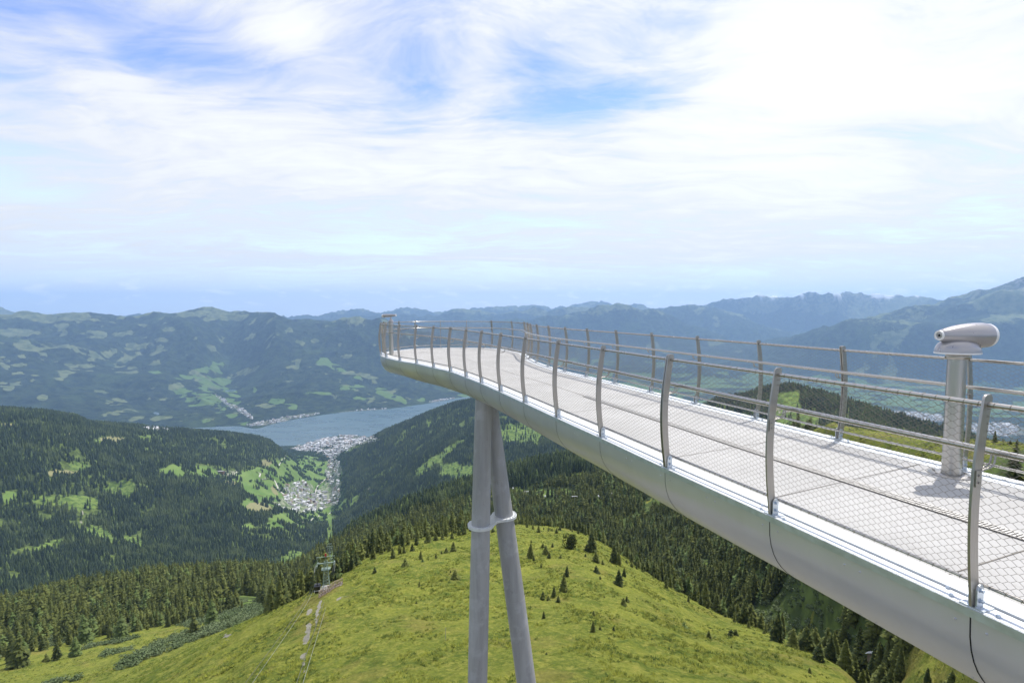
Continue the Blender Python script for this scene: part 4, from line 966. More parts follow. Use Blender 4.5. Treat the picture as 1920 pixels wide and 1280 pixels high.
def spruce_arrays(seed, tiers, blades, width=0.19, ragged=0.25, z0=0.04, core=True):
    """unit tree (height 1): tiers of drooping fan-shaped branches round a stem"""
    rg = np.random.RandomState(seed); V = []; F = []
    lean = rg.normal(0, 0.006, 2)
    lop = rg.uniform(0.82, 1.18, 8)
    for i in range(tiers):
        f = (i + rg.uniform(-.2, .2)) / tiers; f = min(max(f, 0), 0.985)
        z = z0 + (1 - z0) * f ** 0.92
        R_ = width * (1 - f) ** 0.80 * (0.80 + 0.20 * min(1, f * 6)) + 0.006
        nb = max(4, int(blades * (0.45 + 0.55 * (1 - f)))); a0 = rg.uniform(0, 6.28)
        for k in range(nb):
            a = a0 + 2 * math.pi * (k + rg.uniform(-.3, .3)) / nb
            r = R_ * rg.uniform(1 - ragged * 1.5, 1 + ragged) * lop[int(a / 0.7854) % 8]
            dr = r * rg.uniform(0.15, 0.50); hw = r * math.pi / nb * rg.uniform(0.9, 1.4); zr = z + 0.02
            d = np.array([math.cos(a), math.sin(a)]); s_ = np.array([-d[1], d[0]])
            c0 = lean * z * 10 * 0.3
            b_ = len(V)
            def P_(rr, ss, zz): q = d * rr + s_ * ss + c0; return (q[0], q[1], zz)
            V += [P_(0, 0, zr + r * 0.10), P_(r * .62, hw, z - dr * .55 - r * .10), P_(r, hw * 0.25, z - dr), P_(r * .60, 0, z - dr * .30 + r * .05), P_(r * .62, -hw, z - dr * .55 - r * .10), P_(r * 0.96, -hw * 0.25, z - dr * 0.96)]
            F += [(b_, b_ + 1, b_ + 3), (b_ + 1, b_ + 2, b_ + 3), (b_, b_ + 3, b_ + 4), (b_ + 3, b_ + 5, b_ + 4)]
    # leader
    b_ = len(V); V += [(0.006, 0, .93), (-.003, .005, .93), (-.003, -.005, .93), (lean[0] * 3, lean[1] * 3, 1.0)]; F += [(b_, b_ + 1, b_ + 3), (b_ + 1, b_ + 2, b_ + 3), (b_ + 2, b_, b_ + 3)]
    if core:
        n = 9; b_ = len(V)
        for j, (zz, rr) in enumerate(((z0 + .02, .5), (0.3, .42), (0.6, .24), (0.97, .01))):
            for k in range(n): a = 2 * math.pi * k / n; q = width * rr * rg.uniform(.8, 1.15); V.append((q * math.cos(a), q * math.sin(a), zz))
        for j in range(3):
            for k in range(n):
                a, c_, d_, e = b_ + j * n + k, b_ + j * n + (k + 1) % n, b_ + (j + 1) * n + (k + 1) % n, b_ + (j + 1) * n + k
                F += [(a, c_, d_), (a, d_, e)]
    return np.array(V), F
def far_spruce(seed, tiers=6, n=6, width=0.16):
    rg = np.random.RandomState(seed); V = []; F = []
    for i in range(tiers):
        f = i / tiers; z = 0.10 + 0.90 * f; R_ = width * (1 - f) ** 0.85 + 0.012; top = z + 1.9 / tiers * 0.9
        b_ = len(V); V.append((0, 0, min(1.0, top)))
        for k in range(2 * n):
            a = 2 * math.pi * k / (2 * n) + i; r = R_ * (rg.uniform(.85, 1.25) if k % 2 else rg.uniform(.5, .75)); V.append((r * math.cos(a), r * math.sin(a), z - (0.05 if k % 2 else -0.02) * rg.uniform(.6, 1.4)))
        for k in range(2 * n): F.append((b_, b_ + 1 + k, b_ + 1 + (k + 1) % (2 * n)))
    return np.array(V), F
def clump(seed, n, flat=0.8, leaf=0.16, rz=0.5):
    """leaf faces scattered over and inside a few merged lobes (unit size)"""
    rg = np.random.RandomState(seed); V = []; F = []
    lobes = [(rg.uniform(-.28, .28), rg.uniform(-.28, .28), rg.uniform(.3, .62), rg.uniform(.22, .36)) for _ in range(7)]
    for _ in range(n):
        lx, ly, lz, lr = lobes[rg.randint(7)]
        d = rg.normal(size=3); d /= np.linalg.norm(d); c_ = np.array([lx, ly, lz]) + d * lr * rg.uniform(.65, 1.05) * np.array([1, 1, flat])
        c_[2] = max(c_[2], 0.03)
        u = rg.normal(size=3); u /= np.linalg.norm(u); v = np.cross(u, d + rg.normal(size=3) * .5); v /= (np.linalg.norm(v) + 1e-9); l_ = leaf * rg.uniform(.5, 1.2)
        b_ = len(V); V += [tuple(c_ - u * l_ * .5), tuple(c_ + v * l_ * .35), tuple(c_ + u * l_ * .5), tuple(c_ - v * l_ * .35)]; F += [(b_, b_ + 1, b_ + 2), (b_, b_ + 2, b_ + 3)]
    return np.array(V), F
def tri_mesh(name, VF, mat):
    me = np_mesh(name, VF[0], None, np.array(VF[1])); me.materials.append(mat); return me
trunk_cache = {}
def trunk_mesh(r=0.014, h_=0.5):
    mb = MB(); mb.tube([(0, 0, -0.03), (0.001, 0, 0.1), (0, 0.002, h_ * .6), (0, 0, h_)], [r * 1.35, r, r * .7, r * .25], 7); me = bpy.data.meshes.new('trunk'); me.from_pydata(mb.v, [], mb.f); me.update(); me.materials.append(M_BARK); return me
SPR = [tri_mesh('crown', spruce_arrays(s_, tiers, bl, w, rgd, z0), M_SPRUCE) for s_, tiers, bl, w, rgd, z0 in
       [(1, 24, 11, .20, .25, .05), (2, 22, 10, .23, .32, .03), (3, 26, 11, .175, .22, .06), (4, 20, 10, .27, .35, .02), (5, 24, 10, .19, .40, .10), (6, 18, 9, .31, .38, .02)]]
YOUNG = [tri_mesh('crown', spruce_arrays(s_, 13, 9, w, .45, .02), M_SPRUCE) for s_, w in [(21, .30), (22, .36), (23, .26)]]
LAR = [tri_mesh('crown', spruce_arrays(s_, 24, 9, .22, .42, .10, True), M_LARCH) for s_ in (11, 12)]
PINE = tri_mesh('crown', clump(31, 1500, 1.15, .11), M_SPRUCE)
BRD = [tri_mesh('crown', clump(s_, 420, 1.0, .17), M_LEAF) for s_ in (41, 42, 43)]
TRK = trunk_mesh()

# ---- proto pieces that only live inside the instancers
def gn_scatter(name, P_, scl, rot, idx, meshes, mat_label, kindlabel):
    me = bpy.data.meshes.new(name); me.vertices.add(len(P_)); me.vertices.foreach_set('co', np.asarray(P_, np.float32).ravel())
    a = me.attributes.new('scl', 'FLOAT_VECTOR', 'POINT'); a.data.foreach_set('vector', np.asarray(scl, np.float32).ravel())
    a = me.attributes.new('rot', 'FLOAT_VECTOR', 'POINT'); a.data.foreach_set('vector', np.asarray(rot, np.float32).ravel())
    a = me.attributes.new('pick', 'INT', 'POINT'); a.data.foreach_set('value', np.asarray(idx, np.int32))
    o = bpy.data.objects.new(name, me); COL.objects.link(o)
    cc = bpy.data.collections.new(name + '_kinds')
    for k, m_ in enumerate(meshes):
        po = bpy.data.objects.new('%s_kind_%02d' % (name, k), m_); cc.objects.link(po)
    ng = bpy.data.node_groups.new(name, 'GeometryNodeTree')
    ng.interface.new_socket('Geometry', in_out='INPUT', socket_type='NodeSocketGeometry'); ng.interface.new_socket('Geometry', in_out='OUTPUT', socket_type='NodeSocketGeometry')
    gi = ng.nodes.new('NodeGroupInput'); go = ng.nodes.new('NodeGroupOutput'); ip = ng.nodes.new('GeometryNodeInstanceOnPoints')
    ci_ = ng.nodes.new('GeometryNodeCollectionInfo'); ci_.inputs['Collection'].default_value = cc; ci_.inputs['Separate Children'].default_value = True; ci_.inputs['Reset Children'].default_value = True
    def na(n_, t): q = ng.nodes.new('GeometryNodeInputNamedAttribute'); q.data_type = t; q.inputs['Name'].default_value = n_; return q.outputs['Attribute']
    L_ = ng.links
    L_.new(gi.outputs[0], ip.inputs['Points']); L_.new(ci_.outputs[0], ip.inputs['Instance']); ip.inputs['Pick Instance'].default_value = True
    L_.new(na('pick', 'INT'), ip.inputs['Instance Index']); L_.new(na('rot', 'FLOAT_VECTOR'), ip.inputs['Rotation']); L_.new(na('scl', 'FLOAT_VECTOR'), ip.inputs['Scale'])
    L_.new(ip.outputs[0], go.inputs[0])
    md_ = o.modifiers.new('scatter', 'NODES'); md_.node_group = ng
    tag(o, mat_label, kindlabel, kind='stuff'); return o

RG = np.random.RandomState(7)
def sample_zone(r0, r1, spacing, az0=-rad(50), az1=rad(50)):
    n = int((az1 - az0) / 2 * (r1 * r1 - r0 * r0) / spacing ** 2)
    a = RG.uniform(az0, az1, n); r = np.sqrt(RG.uniform(r0 * r0, r1 * r1, n)); return r * np.sin(a), r * np.cos(a)
def info(x, y):
    ia, ir = idx_of(x, y); z = bil(Z, ia, ir); j = np.clip((ir * 1).astype(int) - 1, 0, len(rs) - 1); i0 = np.clip(ia.astype(int), 0, len(azs) - 1)
    return ia, ir, z, HOR[i0, j], i0, np.clip(np.round(ir).astype(int), 0, len(rs) - 1)
def visible(x, y, z, h_, i0, j, margin=0.0):
    r = np.hypot(x, y); te = (z + h_ + margin - CAMZ) / r
    jj = np.clip(j - 2, 0, None); return te > HOR[i0, jj]
DECKPOLY = [(717, 660), (760, 655), (985, 660), (1060, 695), (1222, 734), (1422, 783), (1578, 822), (1813, 877), (1960, 915), (1960, 1340), (1900, 1300), (1713, 1205), (1493, 1080), (1280, 961), (1040, 840), (900, 752), (800, 720), (740, 700)]
def in_poly(px, py, P_):
    ins = np.zeros(len(px), bool); n = len(P_)
    for i in range(n):
        x0, y0 = P_[i]; x1, y1 = P_[(i + 1) % n]
        if y0 == y1: continue
        ins ^= ((y0 > py) != (y1 > py)) & (px < (x1 - x0) * (py - y0) / (y1 - y0) + x0)
    return ins
AZR = az_tan(1210, 1000)[0]
trees = []
for r0, r1, sp in ((140, 620, 4.3), (620, 1250, 5.6), (1250, 2600, 6.6), (2600, 4700, 8.6)):
    x, y = sample_zone(r0, r1, sp)
    ia, ir, z, _, i0, j = info(x, y)
    kk = KK[i0, j]; r = np.hypot(x, y); a = np.arctan2(x, y)
    px, py = project(x, y, z)
    # where woods grow
    keep = np.ones(len(x), bool)
    left = px < 505; right = a > AZR
    keep &= np.where(left, kk > 4.02, np.where(right, kk > 2.84, kk > np.where(px < 900, 2.74, 2.86)))
    keep &= ~((a > az_tan(1520, 800)[0]) & (kk > 4.04) & (kk < 5.25) & (z + 14 > -0.34 * r))            # open right-hand ridge
    g = np.maximum.reduce([GREEN[i0, j], TAN[i0, j], BARE[i0, j] * 1.0])
    keep &= (g < 0.35) | ((r > 2300) & (fbm(x / 34, y / 34, 3, 441) > 0.27) & (TOWN[i0, j] < 0.4))
    li = LITE[i0, j]; keep &= (li < 0.4) | (RG.uniform(size=len(x)) < 0.06)
    tw = TOWN[i0, j]; keep &= (tw < 0.4) | (RG.uniform(size=len(x)) < 0.10)
    keep &= z > -1196
    gap = fbm(x / 55, y / 55, 3, 401); thin = fbm(x / 220, y / 220, 3, 402)
    keep &= gap > np.where(r > 1250, -0.46, np.where(right & (kk > 3.35) & (kk < 4.7), -0.22, -0.40))
    # thins out towards the open meadow
    edge_k = np.where(left, 4.02, np.where(right, 2.84, np.where(px < 900, 2.74, 2.86))); fade = np.clip((kk - edge_k) / np.where(left, 0.05, 0.12), 0.04, 1)
    keep &= ~(right & (a > az_tan(1690, 1100)[0]) & (kk < 3.95) & (RG.uniform(size=len(x)) > 0.06))
    keep &= RG.uniform(size=len(x)) < fade ** 0.7
    keep &= (px > -90) & (px < 2010)
    h_ = np.where(r > 1250, RG.uniform(17, 25, len(x)), RG.uniform(9, 17, len(x)))
    h_ = np.where(left & (r <= 1250), RG.uniform(15, 25, len(x)), h_)
    h_ = np.where((r > 600) & (r <= 1250), RG.uniform(14, 22, len(x)), h_)
    up = np.clip((kk - edge_k) / 0.45, 0.0, 1); h_ = np.where(r < 600, h_ * (0.45 + 0.50 * up), h_)
    h_ = np.where(right & (kk < 4.7), h_ * 0.88, h_)
    h_ = h_ * (1 + 0.18 * thin) * RG.triangular(0.62, 1.0, 1.22, size=len(x))
    keep &= visible(x, y, z, h_, i0, j, 5.0)
    s_ = keep; trees.append(np.stack([x[s_], y[s_], z[s_], h_[s_], r[s_], px[s_], py[s_], kk[s_]], -1))
x, y = sample_zone(60, 420, 3.4); ia, ir, z, _, i0, j = info(x, y); kk = KK[i0, j]; r = np.hypot(x, y); a = np.arctan2(x, y); px, py = project(x, y, z)
ek = np.where(a > AZR, 2.84, np.where(px < 900, 2.74, 2.86)); d_ = ek - kk
pr = np.where(px > 900, 0.16, 0.09) * np.exp(-np.clip(d_, 0, 9) / np.where(px > 940, 0.22, 0.10)) + 0.0016
keep = (px > 560) & (px < 1660) & (d_ > 0) & (kk > 1.9) & (RG.uniform(size=len(x)) < pr) & visible(x, y, z, 2, i0, j, 1) & (fbm(x / 14, y / 14, 2, 77) > -0.15)
h_ = RG.uniform(0.8, 2.6, len(x)) + np.exp(-np.clip(d_, 0, 9) / 0.07) * RG.uniform(0, 6.0, len(x))
trees.append(np.stack([x[keep], y[keep], z[keep], h_[keep], r[keep], px[keep], py[keep], kk[keep]], -1))
TR = np.concatenate(trees)
hump = (TR[:, 4] > 900) & (TR[:, 5] > 1300); TR[hump, 3] *= 0.72
print('forest candidates', len(TR), round(time.time() - T0, 1))
# the trees that show largest become objects of their own
hpx = TR[:, 3] / TR[:, 4] * 960
ptx, pty = project(TR[:, 0], TR[:, 1], TR[:, 2] + TR[:, 3])
seen = (TR[:, 5] > -5) & (TR[:, 5] < 1925) & (pty < 1275) & ~(in_poly(TR[:, 5], TR[:, 6], DECKPOLY) & in_poly(ptx, pty, DECKPOLY))
ia, ir, z_, _, i0, j = info(TR[:, 0], TR[:, 1]); seen &= visible(TR[:, 0], TR[:, 1], TR[:, 2], TR[:, 3] * 0.6, i0, j)

HAND = [  # px, py of the foot, height px, kind, label
 (1058, 1110, 34, 's', 'broad dark spruce, tallest of the little clump on the meadow right of the columns'),
 (1063, 1080, 20, 's', 'slim young spruce standing directly behind the tallest meadow spruce'),
 (1038, 1118, 20, 's', 'slender spruce just left of the tallest spruce in the meadow clump'),
 (1018, 1123, 16, 'y', 'low wide young spruce at the left end of the meadow clump'),
 (1028, 1126, 11, 'y', 'small bushy spruce in the middle of the low meadow clump'),
 (1047, 1129, 14, 'y', 'squat round young spruce in front of the meadow clump'),
 (1113, 1153, 10, 'y', 'tiny dark spruce bush alone on the meadow slope below the clump'),
 (1112, 1183, 20, 's', 'pointed young spruce low on the meadow right of the right column'),
 (1125, 1180, 10, 'y', 'small spruce touching the right side of the low pointed meadow spruce'),
 (1160, 1096, 28, 's', 'upright spruce standing free near the right edge of the meadow'),
 (1118, 1073, 14, 'y', 'grey half bare young spruce on the upper right meadow'),
 (1117, 1053, 20, 's', 'bushy spruce below the forest corner on the upper right meadow'),
 (1130, 1058, 10, 'y', 'small spruce right beside the bushy spruce on the upper right meadow'),
 (995, 1046, 28, 's', 'slim upright spruce close to the right column'),
 (1001, 1051, 10, 'y', 'tiny spruce at the foot of the slim spruce by the right column'),
 (1023, 1040, 18, 's', 'dense young spruce between the slim spruce and the round pine'),
 (1018, 1026, 9, 'y', 'little spruce left of two on the upper meadow behind the dense young one'),
 (1036, 1025, 9, 'y', 'little spruce nearest to the round pine on the upper meadow'),
 (1030, 1046, 12, 'y', 'small spruce right in front of the dense young one'),
 (1051, 1046, 7, 'y', 'flat spruce bush below the round pine'),
 (1068, 1028, 30, 'p', 'round topped dark stone pine alone before the forest edge'),
 (1010, 998, 14, 'y', 'low spruce on the meadow crest right of the columns'),
 (1110, 1033, 38, 's', 'tall spruce at the forest corner on the upper right meadow'),
 (1100, 1033, 14, 'y', 'young spruce leaning on the left side of the corner spruce'),
 (1170, 1080, 16, 's', 'young spruce behind the free standing one on the right meadow edge'),
 (1152, 1056, 34, 's', 'dark full spruce in front of the forest wall on the right'),
 (1160, 1060, 26, 's', 'narrow spruce right of the dark full one at the forest wall'),
 (1133, 1120, 5, 'y', 'yellowish dwarf spruce halfway down the right meadow'),
 (1175, 1128, 12, 'y', 'dark bushy spruce at the right rim of the meadow above the slope edge'),
 (1151, 1182, 10, 'y', 'yellow green dwarf spruce right of the low pointed meadow spruce'),
 (1193, 1148, 5, 'y', 'tiny yellow spruce near the right rim of the meadow'),
 (789, 1048, 17, 's', 'cone shaped young spruce alone in the middle of the left meadow'),
 (818, 1046, 10, 'y', 'short spruce bush between the cone shaped one and the left column'),
 (850, 1033, 18, 's', 'spruce at the right end of the short row left of the left column'),
 (837, 1036, 11, 'y', 'small spruce in the short row left of the left column'),
 (828, 1038, 7, 'y', 'tiny spruce at the left end of the short row by the left column'),
 (737, 1046, 20, 's', 'slender spruce standing out before the forest edge on the left meadow'),
 (760, 1060, 15, 'y', 'ragged spruce with a low bush on the left meadow'),
 (703, 1073, 12, 'y', 'lone low spruce on the outer left of the meadow'),
 (773, 1032, 14, 's', 'young spruce one step in front of the left forest edge'),
 (781, 1021, 16, 's', 'young spruce behind the one before the left forest edge'),
 (817, 1012, 14, 's', 'small pointed spruce below the crest left of the columns'),
 (848, 1010, 17, 's', 'pointed spruce on the crest, left of the taller pair by the left column'),
 (860, 1003, 15, 's', 'left one of the two spruces on the crest next to the left column'),
 (871, 1000, 24, 's', 'right one of the two spruces on the crest next to the left column'),
 (803, 1017, 22, 's', 'full spruce on the crest midway along the left forest edge'),
 (853, 1086, 19, 'y', 'grey shaggy young spruce left of the left column'),
 (845, 1073, 6, 'y', 'dwarf spruce just above the grey shaggy young one'),
 (838, 1084, 5, 'y', 'dwarf spruce left of the grey shaggy young one'),
 (781, 1131, 6, 'y', 'single dwarf spruce far out in the lower left meadow'),
 (758, 1036, 18, 's', 'spruce at the tip of the left forest edge above the ragged one'),
 (830, 1010, 13, 's', 'little spruce between two larger ones on the left crest'),
 (107, 1236, 33, 's', 'dark broken spruce alone at the foot of the lower left wood'),
 (37, 1248, 56, 's', 'wide old spruce at the bottom left corner of the wood'),
 (22, 1240, 48, 's', 'wide old spruce leaning against the corner spruce at bottom left'),
 (87, 1239, 15, 'y', 'short dead looking spruce beside the broken one at lower left'),
 (143, 1230, 37, 'l', 'pale open crowned larch in front of the lower left wood'),
 (363, 1191, 42, 's', 'bushy spruce standing forward of the lower left wood'),
 (227, 1200, 50, 'l', 'tall pale larch in the front row of the lower left wood'),
 (400, 1172, 48, 'l', 'light green larch at the right end of the lower left wood'),
 (160, 1205, 52, 'l', 'light larch behind the pale open crowned one'),
 (1607, 1275, 76, 's', 'large wide spruce at the bottom edge below the walkway'),
 (1537, 1238, 34, 'y', 'yellow green young spruce on the right slope edge above the largest one'),
 (1487, 1212, 34, 's', 'short full spruce on the right slope edge'),
 (1457, 1202, 52, 's', 'tall spruce leading the row down the right slope edge'),
 (1407, 1174, 42, 's', 'dark dense spruce in the row down the right slope edge'),
 (1372, 1157, 50, 's', 'tall spruce in the upper part of the row on the right slope edge'),
 (1323, 1138, 48, 's', 'full spruce at the upper start of the row on the right slope edge'),
 (1302, 1114, 36, 's', 'narrow spruce behind the upper start of the right row'),
 (1580, 1247, 42, 's', 'spruce just up the slope from the largest bottom spruce'),
 (1567, 1217, 36, 's', 'spruce deeper in the gully behind the yellow green young one'),
 (1630, 1240, 46, 's', 'slim spruce beside the white roofed shelter'),
 (1690, 1274, 62, 's', 'wide spruce at the bottom edge right of the largest one'),
 (1663, 1282, 46, 'y', 'yellowish spruce between the two largest at the bottom edge'),
 (1740, 1288, 36, 's', 'spruce tip showing at the bottom below the grassy hollow'),
 (1783, 1290, 34, 's', 'dark spruce tip nearest to the hull at the bottom edge'),
 (1343, 1147, 36, 's', 'spruce between the two tall upper ones of the right row'),
 (1513, 1217, 42, 's', 'spruce behind the short full one on the right slope edge'),
 (1360, 1156, 9, 'y', 'yellow dwarf spruce in front of the right row'),
 (1433, 1187, 8, 'y', 'bright dwarf spruce below the dark dense one'),
 (1866, 829, 22, 's', 'dark round spruce on the far grass ridge seen through the netting'),
 (1894, 833, 9, 's', 'small spruce on the far grass ridge right of the round one'),
 (1907, 834, 11, 's', 'ragged small spruce at the right end of the far grass ridge'),
 (1834, 827, 15, 's', 'spruce behind the near railing post on the far grass ridge'),
 (1806, 826, 6, 'y', 'tiny spruce beside the telescope pedestal on the far grass ridge'),
]
def big_tree(name, x, y, z, h_, crown, label, group, seed, trunk_h=1.0, wide=1.0):
    rg = random.Random(seed)
    t = empty(name, (x, y, z - 0.12), label, 'tree', group)
    c_ = bpy.data.objects.new('crown', crown); COL.objects.link(c_); c_.parent = t; w = rg.uniform(.9, 1.15) * wide
    w *= 1.22 if (wide == 1.0 and h_ < 9) else 1.0
    c_.scale = (h_ * w, h_ * w * rg.uniform(.92, 1.08), h_); c_.rotation_euler = (rg.uniform(-.02, .02), rg.uniform(-.02, .02), rg.uniform(0, 6.28))
    k_ = bpy.data.objects.new('trunk', TRK); COL.objects.link(k_); k_.parent = t; k_.scale = (h_, h_, h_ * trunk_h)
    return t
hand_xy = []
for n_, (px, py, hp_, kd, lb) in enumerate(HAND):
    x, y, z, r = place(px, py, rmin=150 if py < 900 else 45); depth = y * math.cos(PITCH) - (z - CAMZ) * math.sin(PITCH); h_ = hp_ * depth / 960 * 1.12
    hand_xy.append((x, y, h_))
    if kd == 's': big_tree('spruce_tree', x, y, z, h_, SPR[n_ % 6], lb, None, n_)
    elif kd == 'y': big_tree('spruce_tree', x, y, z, h_, YOUNG[n_ % 3], lb, None, n_)
    elif kd == 'l': big_tree('larch_tree', x, y, z, h_, LAR[n_ % 2], lb, None, n_, 1.7)
    else: big_tree('pine_tree', x, y, z, h_, PINE, lb, None, n_, 1.2, 0.62)
hx = np.array(hand_xy)
clear = np.ones(len(TR), bool)
for x, y, h_ in hand_xy: clear &= np.hypot(TR[:, 0] - x, TR[:, 1] - y) > max(2.0, 0.22 * h_)
TR = TR[clear]; hpx = hpx[clear]; seen = seen[clear]
score = np.where(seen, hpx, 0); order = np.argsort(-score)
N_IND = 300 - sum(1 for q in HAND if q[3] in 'syl') - 2
ind = order[:N_IND]; rest = np.ones(len(TR), bool); rest[ind] = False
def nth(k, what):
    if k == 0: return what
    w = ['second', 'third', 'fourth', 'fifth', 'sixth', 'seventh', 'eighth', 'ninth', 'tenth', 'eleventh', 'twelfth', 'thirteenth', 'fourteenth', 'fifteenth', 'sixteenth', 'seventeenth', 'eighteenth', 'nineteenth', 'twentieth']
    if k - 1 < len(w): return w[k - 1] + ' ' + what
    n = k + 1; return '%d%s %s' % (n, 'th' if 10 < n % 100 < 20 else {1: 'st', 2: 'nd', 3: 'rd'}.get(n % 10, 'th'), what)
def zone_label(px, py, kk):
    if px < 505:
        for lim, w in ((60, 'at the bottom left corner'), (130, 'behind the broken spruce at lower left'), (200, 'behind the pale open larch'), (290, 'right of the tall pale larch'), (370, 'behind the bushy forward spruce'), (440, 'around the light green end larch'), (999, 'at the right end of the lower left wood')):
            if px < lim: return 'spruce in the wood ' + w, 'spruces of the lower left wood'
    if px < 900:
        for lim, w in ((600, 'left of the nearest lift tower'), (640, 'just right of the nearest lift tower'), (680, 'above the snow fence'), (715, 'above the lone low meadow spruce'), (750, 'behind the slender meadow spruce'), (780, 'behind the ragged meadow spruce'), (810, 'above the cone shaped meadow spruce'), (840, 'behind the short row by the left column'), (999, 'touching the left column')):
            if px < lim: return 'spruce at the wood edge ' + w, 'spruces along the left flank of the meadow'
    if px < 1240 and py < 1110:
        for lim, w in ((940, 'between the two columns'), (1000, 'just right of the right column'), (1060, 'behind the round pine'), (1110, 'behind the forest corner'), (1170, 'behind the dark full spruce'), (1999, 'left of the hull at the meadow rim')):
            if px < lim: return 'spruce of the wood ' + w, 'spruces behind the meadow crest'
    if py < 900:
        return 'dark spruce seen beyond the deck through the netting ' + ('left of the telescope' if px < 1780 else 'right of the telescope'), 'spruces seen through the netting'
    for lim, w in ((1290, 'above the upper start of the right row'), (1350, 'behind the upper start of the right row'), (1410, 'behind the dark dense spruce'), (1470, 'behind the tall leading spruce'), (1530, 'behind the short full spruce'), (1590, 'behind the yellow green young spruce'), (1660, 'around the white roofed hut'), (1730, 'above the widest bottom spruces'), (2999, 'close under the hull at bottom right')):
        if px < lim: return 'spruce in the gully ' + w, 'spruces in the gully below the walkway'
def zone_label_old(px, py, kk):
    if px < 505: return 'spruce in the tall wood at lower left, its foot hidden or level with its neighbours', 'spruces of the lower left wood'
    if px < 900: return 'spruce crowded in the wood along the left flank of the meadow', 'spruces along the left flank of the meadow'
    if px < 1240: return 'spruce crowded behind the meadow crest right of the columns', 'spruces behind the meadow crest'
    if py < 900: return 'dark spruce seen beyond the deck through the netting', 'spruces seen through the netting'
    return 'spruce crowded in the gully below the walkway hull', 'spruces in the gully below the walkway'
cnt = {}
for n_, q in enumerate(ind):
    x, y, z, h_, r, px, py, kk = TR[q]; lb, gp = zone_label(px, py, kk); c0_ = cnt.get(lb, 0); cnt[lb] = c0_ + 1; lb = nth(c0_, 'tallest looking ' + lb)
    big_tree('spruce_tree', x, y, z, h_, SPR[(n_ * 7 + int(px)) % 6], lb, gp, 1000 + n_)
FR = TR[rest]; n = len(FR)
nearp = [tri_mesh('near_%d' % s_, spruce_arrays(50 + s_, nt_, 8, w, rg_, z_0), M_SPRUCE) for s_, (w, nt_, rg_, z_0) in enumerate(((.20, 13, .3, .05), (.25, 11, .45, .03), (.155, 15, .25, .12)))]
nearl = [tri_mesh('near_larch', spruce_arrays(60, 11, 7, .25, .5, .12), M_LARCH)]
farp = [tri_mesh('far_%d' % s_, far_spruce(s_, 6, 5, w), M_FAR) for s_, w in enumerate((.15, .18, .21))]
farb = [tri_mesh('far_leafy', clump(70, 90, 1.0, .34), M_LEAF), tri_mesh('far_leafy_b', clump(71, 90, .9, .34), M_LEAF)]
farl = [tri_mesh('far_larch', far_spruce(9, 5, 5, .2), M_LARCH)]
kinds = nearp + nearl + farp + farb + farl
u = RG.uniform(size=n); pick = np.where(FR[:, 4] < 760, RG.randint(0, 3, n), 4 + RG.randint(0, 3, n))
pick = np.where((FR[:, 4] < 760) & (u < 0.10), 3, pick)
pick = np.where((FR[:, 4] >= 760) & (u < 0.035), 9, pick)
vall = (FR[:, 4] > 2700) & (FR[:, 5] > 440) & (FR[:, 5] < 650) & (FR[:, 2] < -900); pick = np.where(vall & (u < 0.45), 7 + (u * 100).astype(int) % 2, pick)
wd_ = np.where(FR[:, 3] < 3.2, RG.uniform(1.2, 2.2, n), RG.uniform(.85, 1.25, n)); leafy = (pick == 7) | (pick == 8); hh = np.where(leafy, FR[:, 3] * 0.62, FR[:, 3]); wx = np.where(leafy, hh * 1.1, hh * wd_)
gn_scatter('forest', np.stack([FR[:, 0], FR[:, 1], FR[:, 2] - 0.4], -1), np.stack([wx, wx, hh], -1),
           np.stack([RG.normal(0, .02, n), RG.normal(0, .02, n), RG.uniform(0, 6.28, n)], -1), pick, kinds, 'dense spruce forest covering the slopes and gullies around the meadow', 'forest')
print('forest', n, round(time.time() - T0, 1))

# ---- shrubs: grey green alder and willow in the hollows
x, y = sample_zone(110, 1000, 2.6); ia, ir, z, _, i0, j = info(x, y); kk = KK[i0, j]; px, py = project(x, y, z)
nz = fbm(x / 22, y / 22, 3, 501); a = np.arctan2(x, y); li = LITE[i0, j]
left = px < 520; r_s = np.hypot(x, y)
k1 = left & (kk > 3.25) & (kk < 4.15) & (nz > 0.20)
k2 = (a > AZR) & (kk > 3.15) & (kk < np.where((a > az_tan(1520, 800)[0]) & (z > -0.38 * r_s), 4.12, 5.02)) & (r_s < 620) & (nz > -0.34) & ~((a > az_tan(1690, 1000)[0]) & (kk < 4.1))
k3 = (li > 0.5) & (nz > -0.05)
keep = (k1 | k2 | k3) & visible(x, y, z, 2.0, i0, j, 1.0) & (px > -60) & (px < 1980)
x, y, z, px = x[keep], y[keep], z[keep], px[keep]; n = len(x); sz = RG.uniform(1.5, 3.6, n) * (1 + 0.3 * nz[keep])
SH = [tri_mesh('shrub_%d' % s_, clump(80 + s_, 150, .8, .20), M_SHRUB) for s_ in range(3)]
gn_scatter('shrubbery', np.stack([x, y, z - 0.25], -1), np.stack([sz * 1.25, sz * 1.25, sz * 0.85], -1), np.stack([0 * x, 0 * x, RG.uniform(0, 6.28, n)], -1), RG.randint(0, 3, n), SH, 'grey green alder shrubbery filling the gully and hollow', 'shrubbery')
print('shrubs', n)
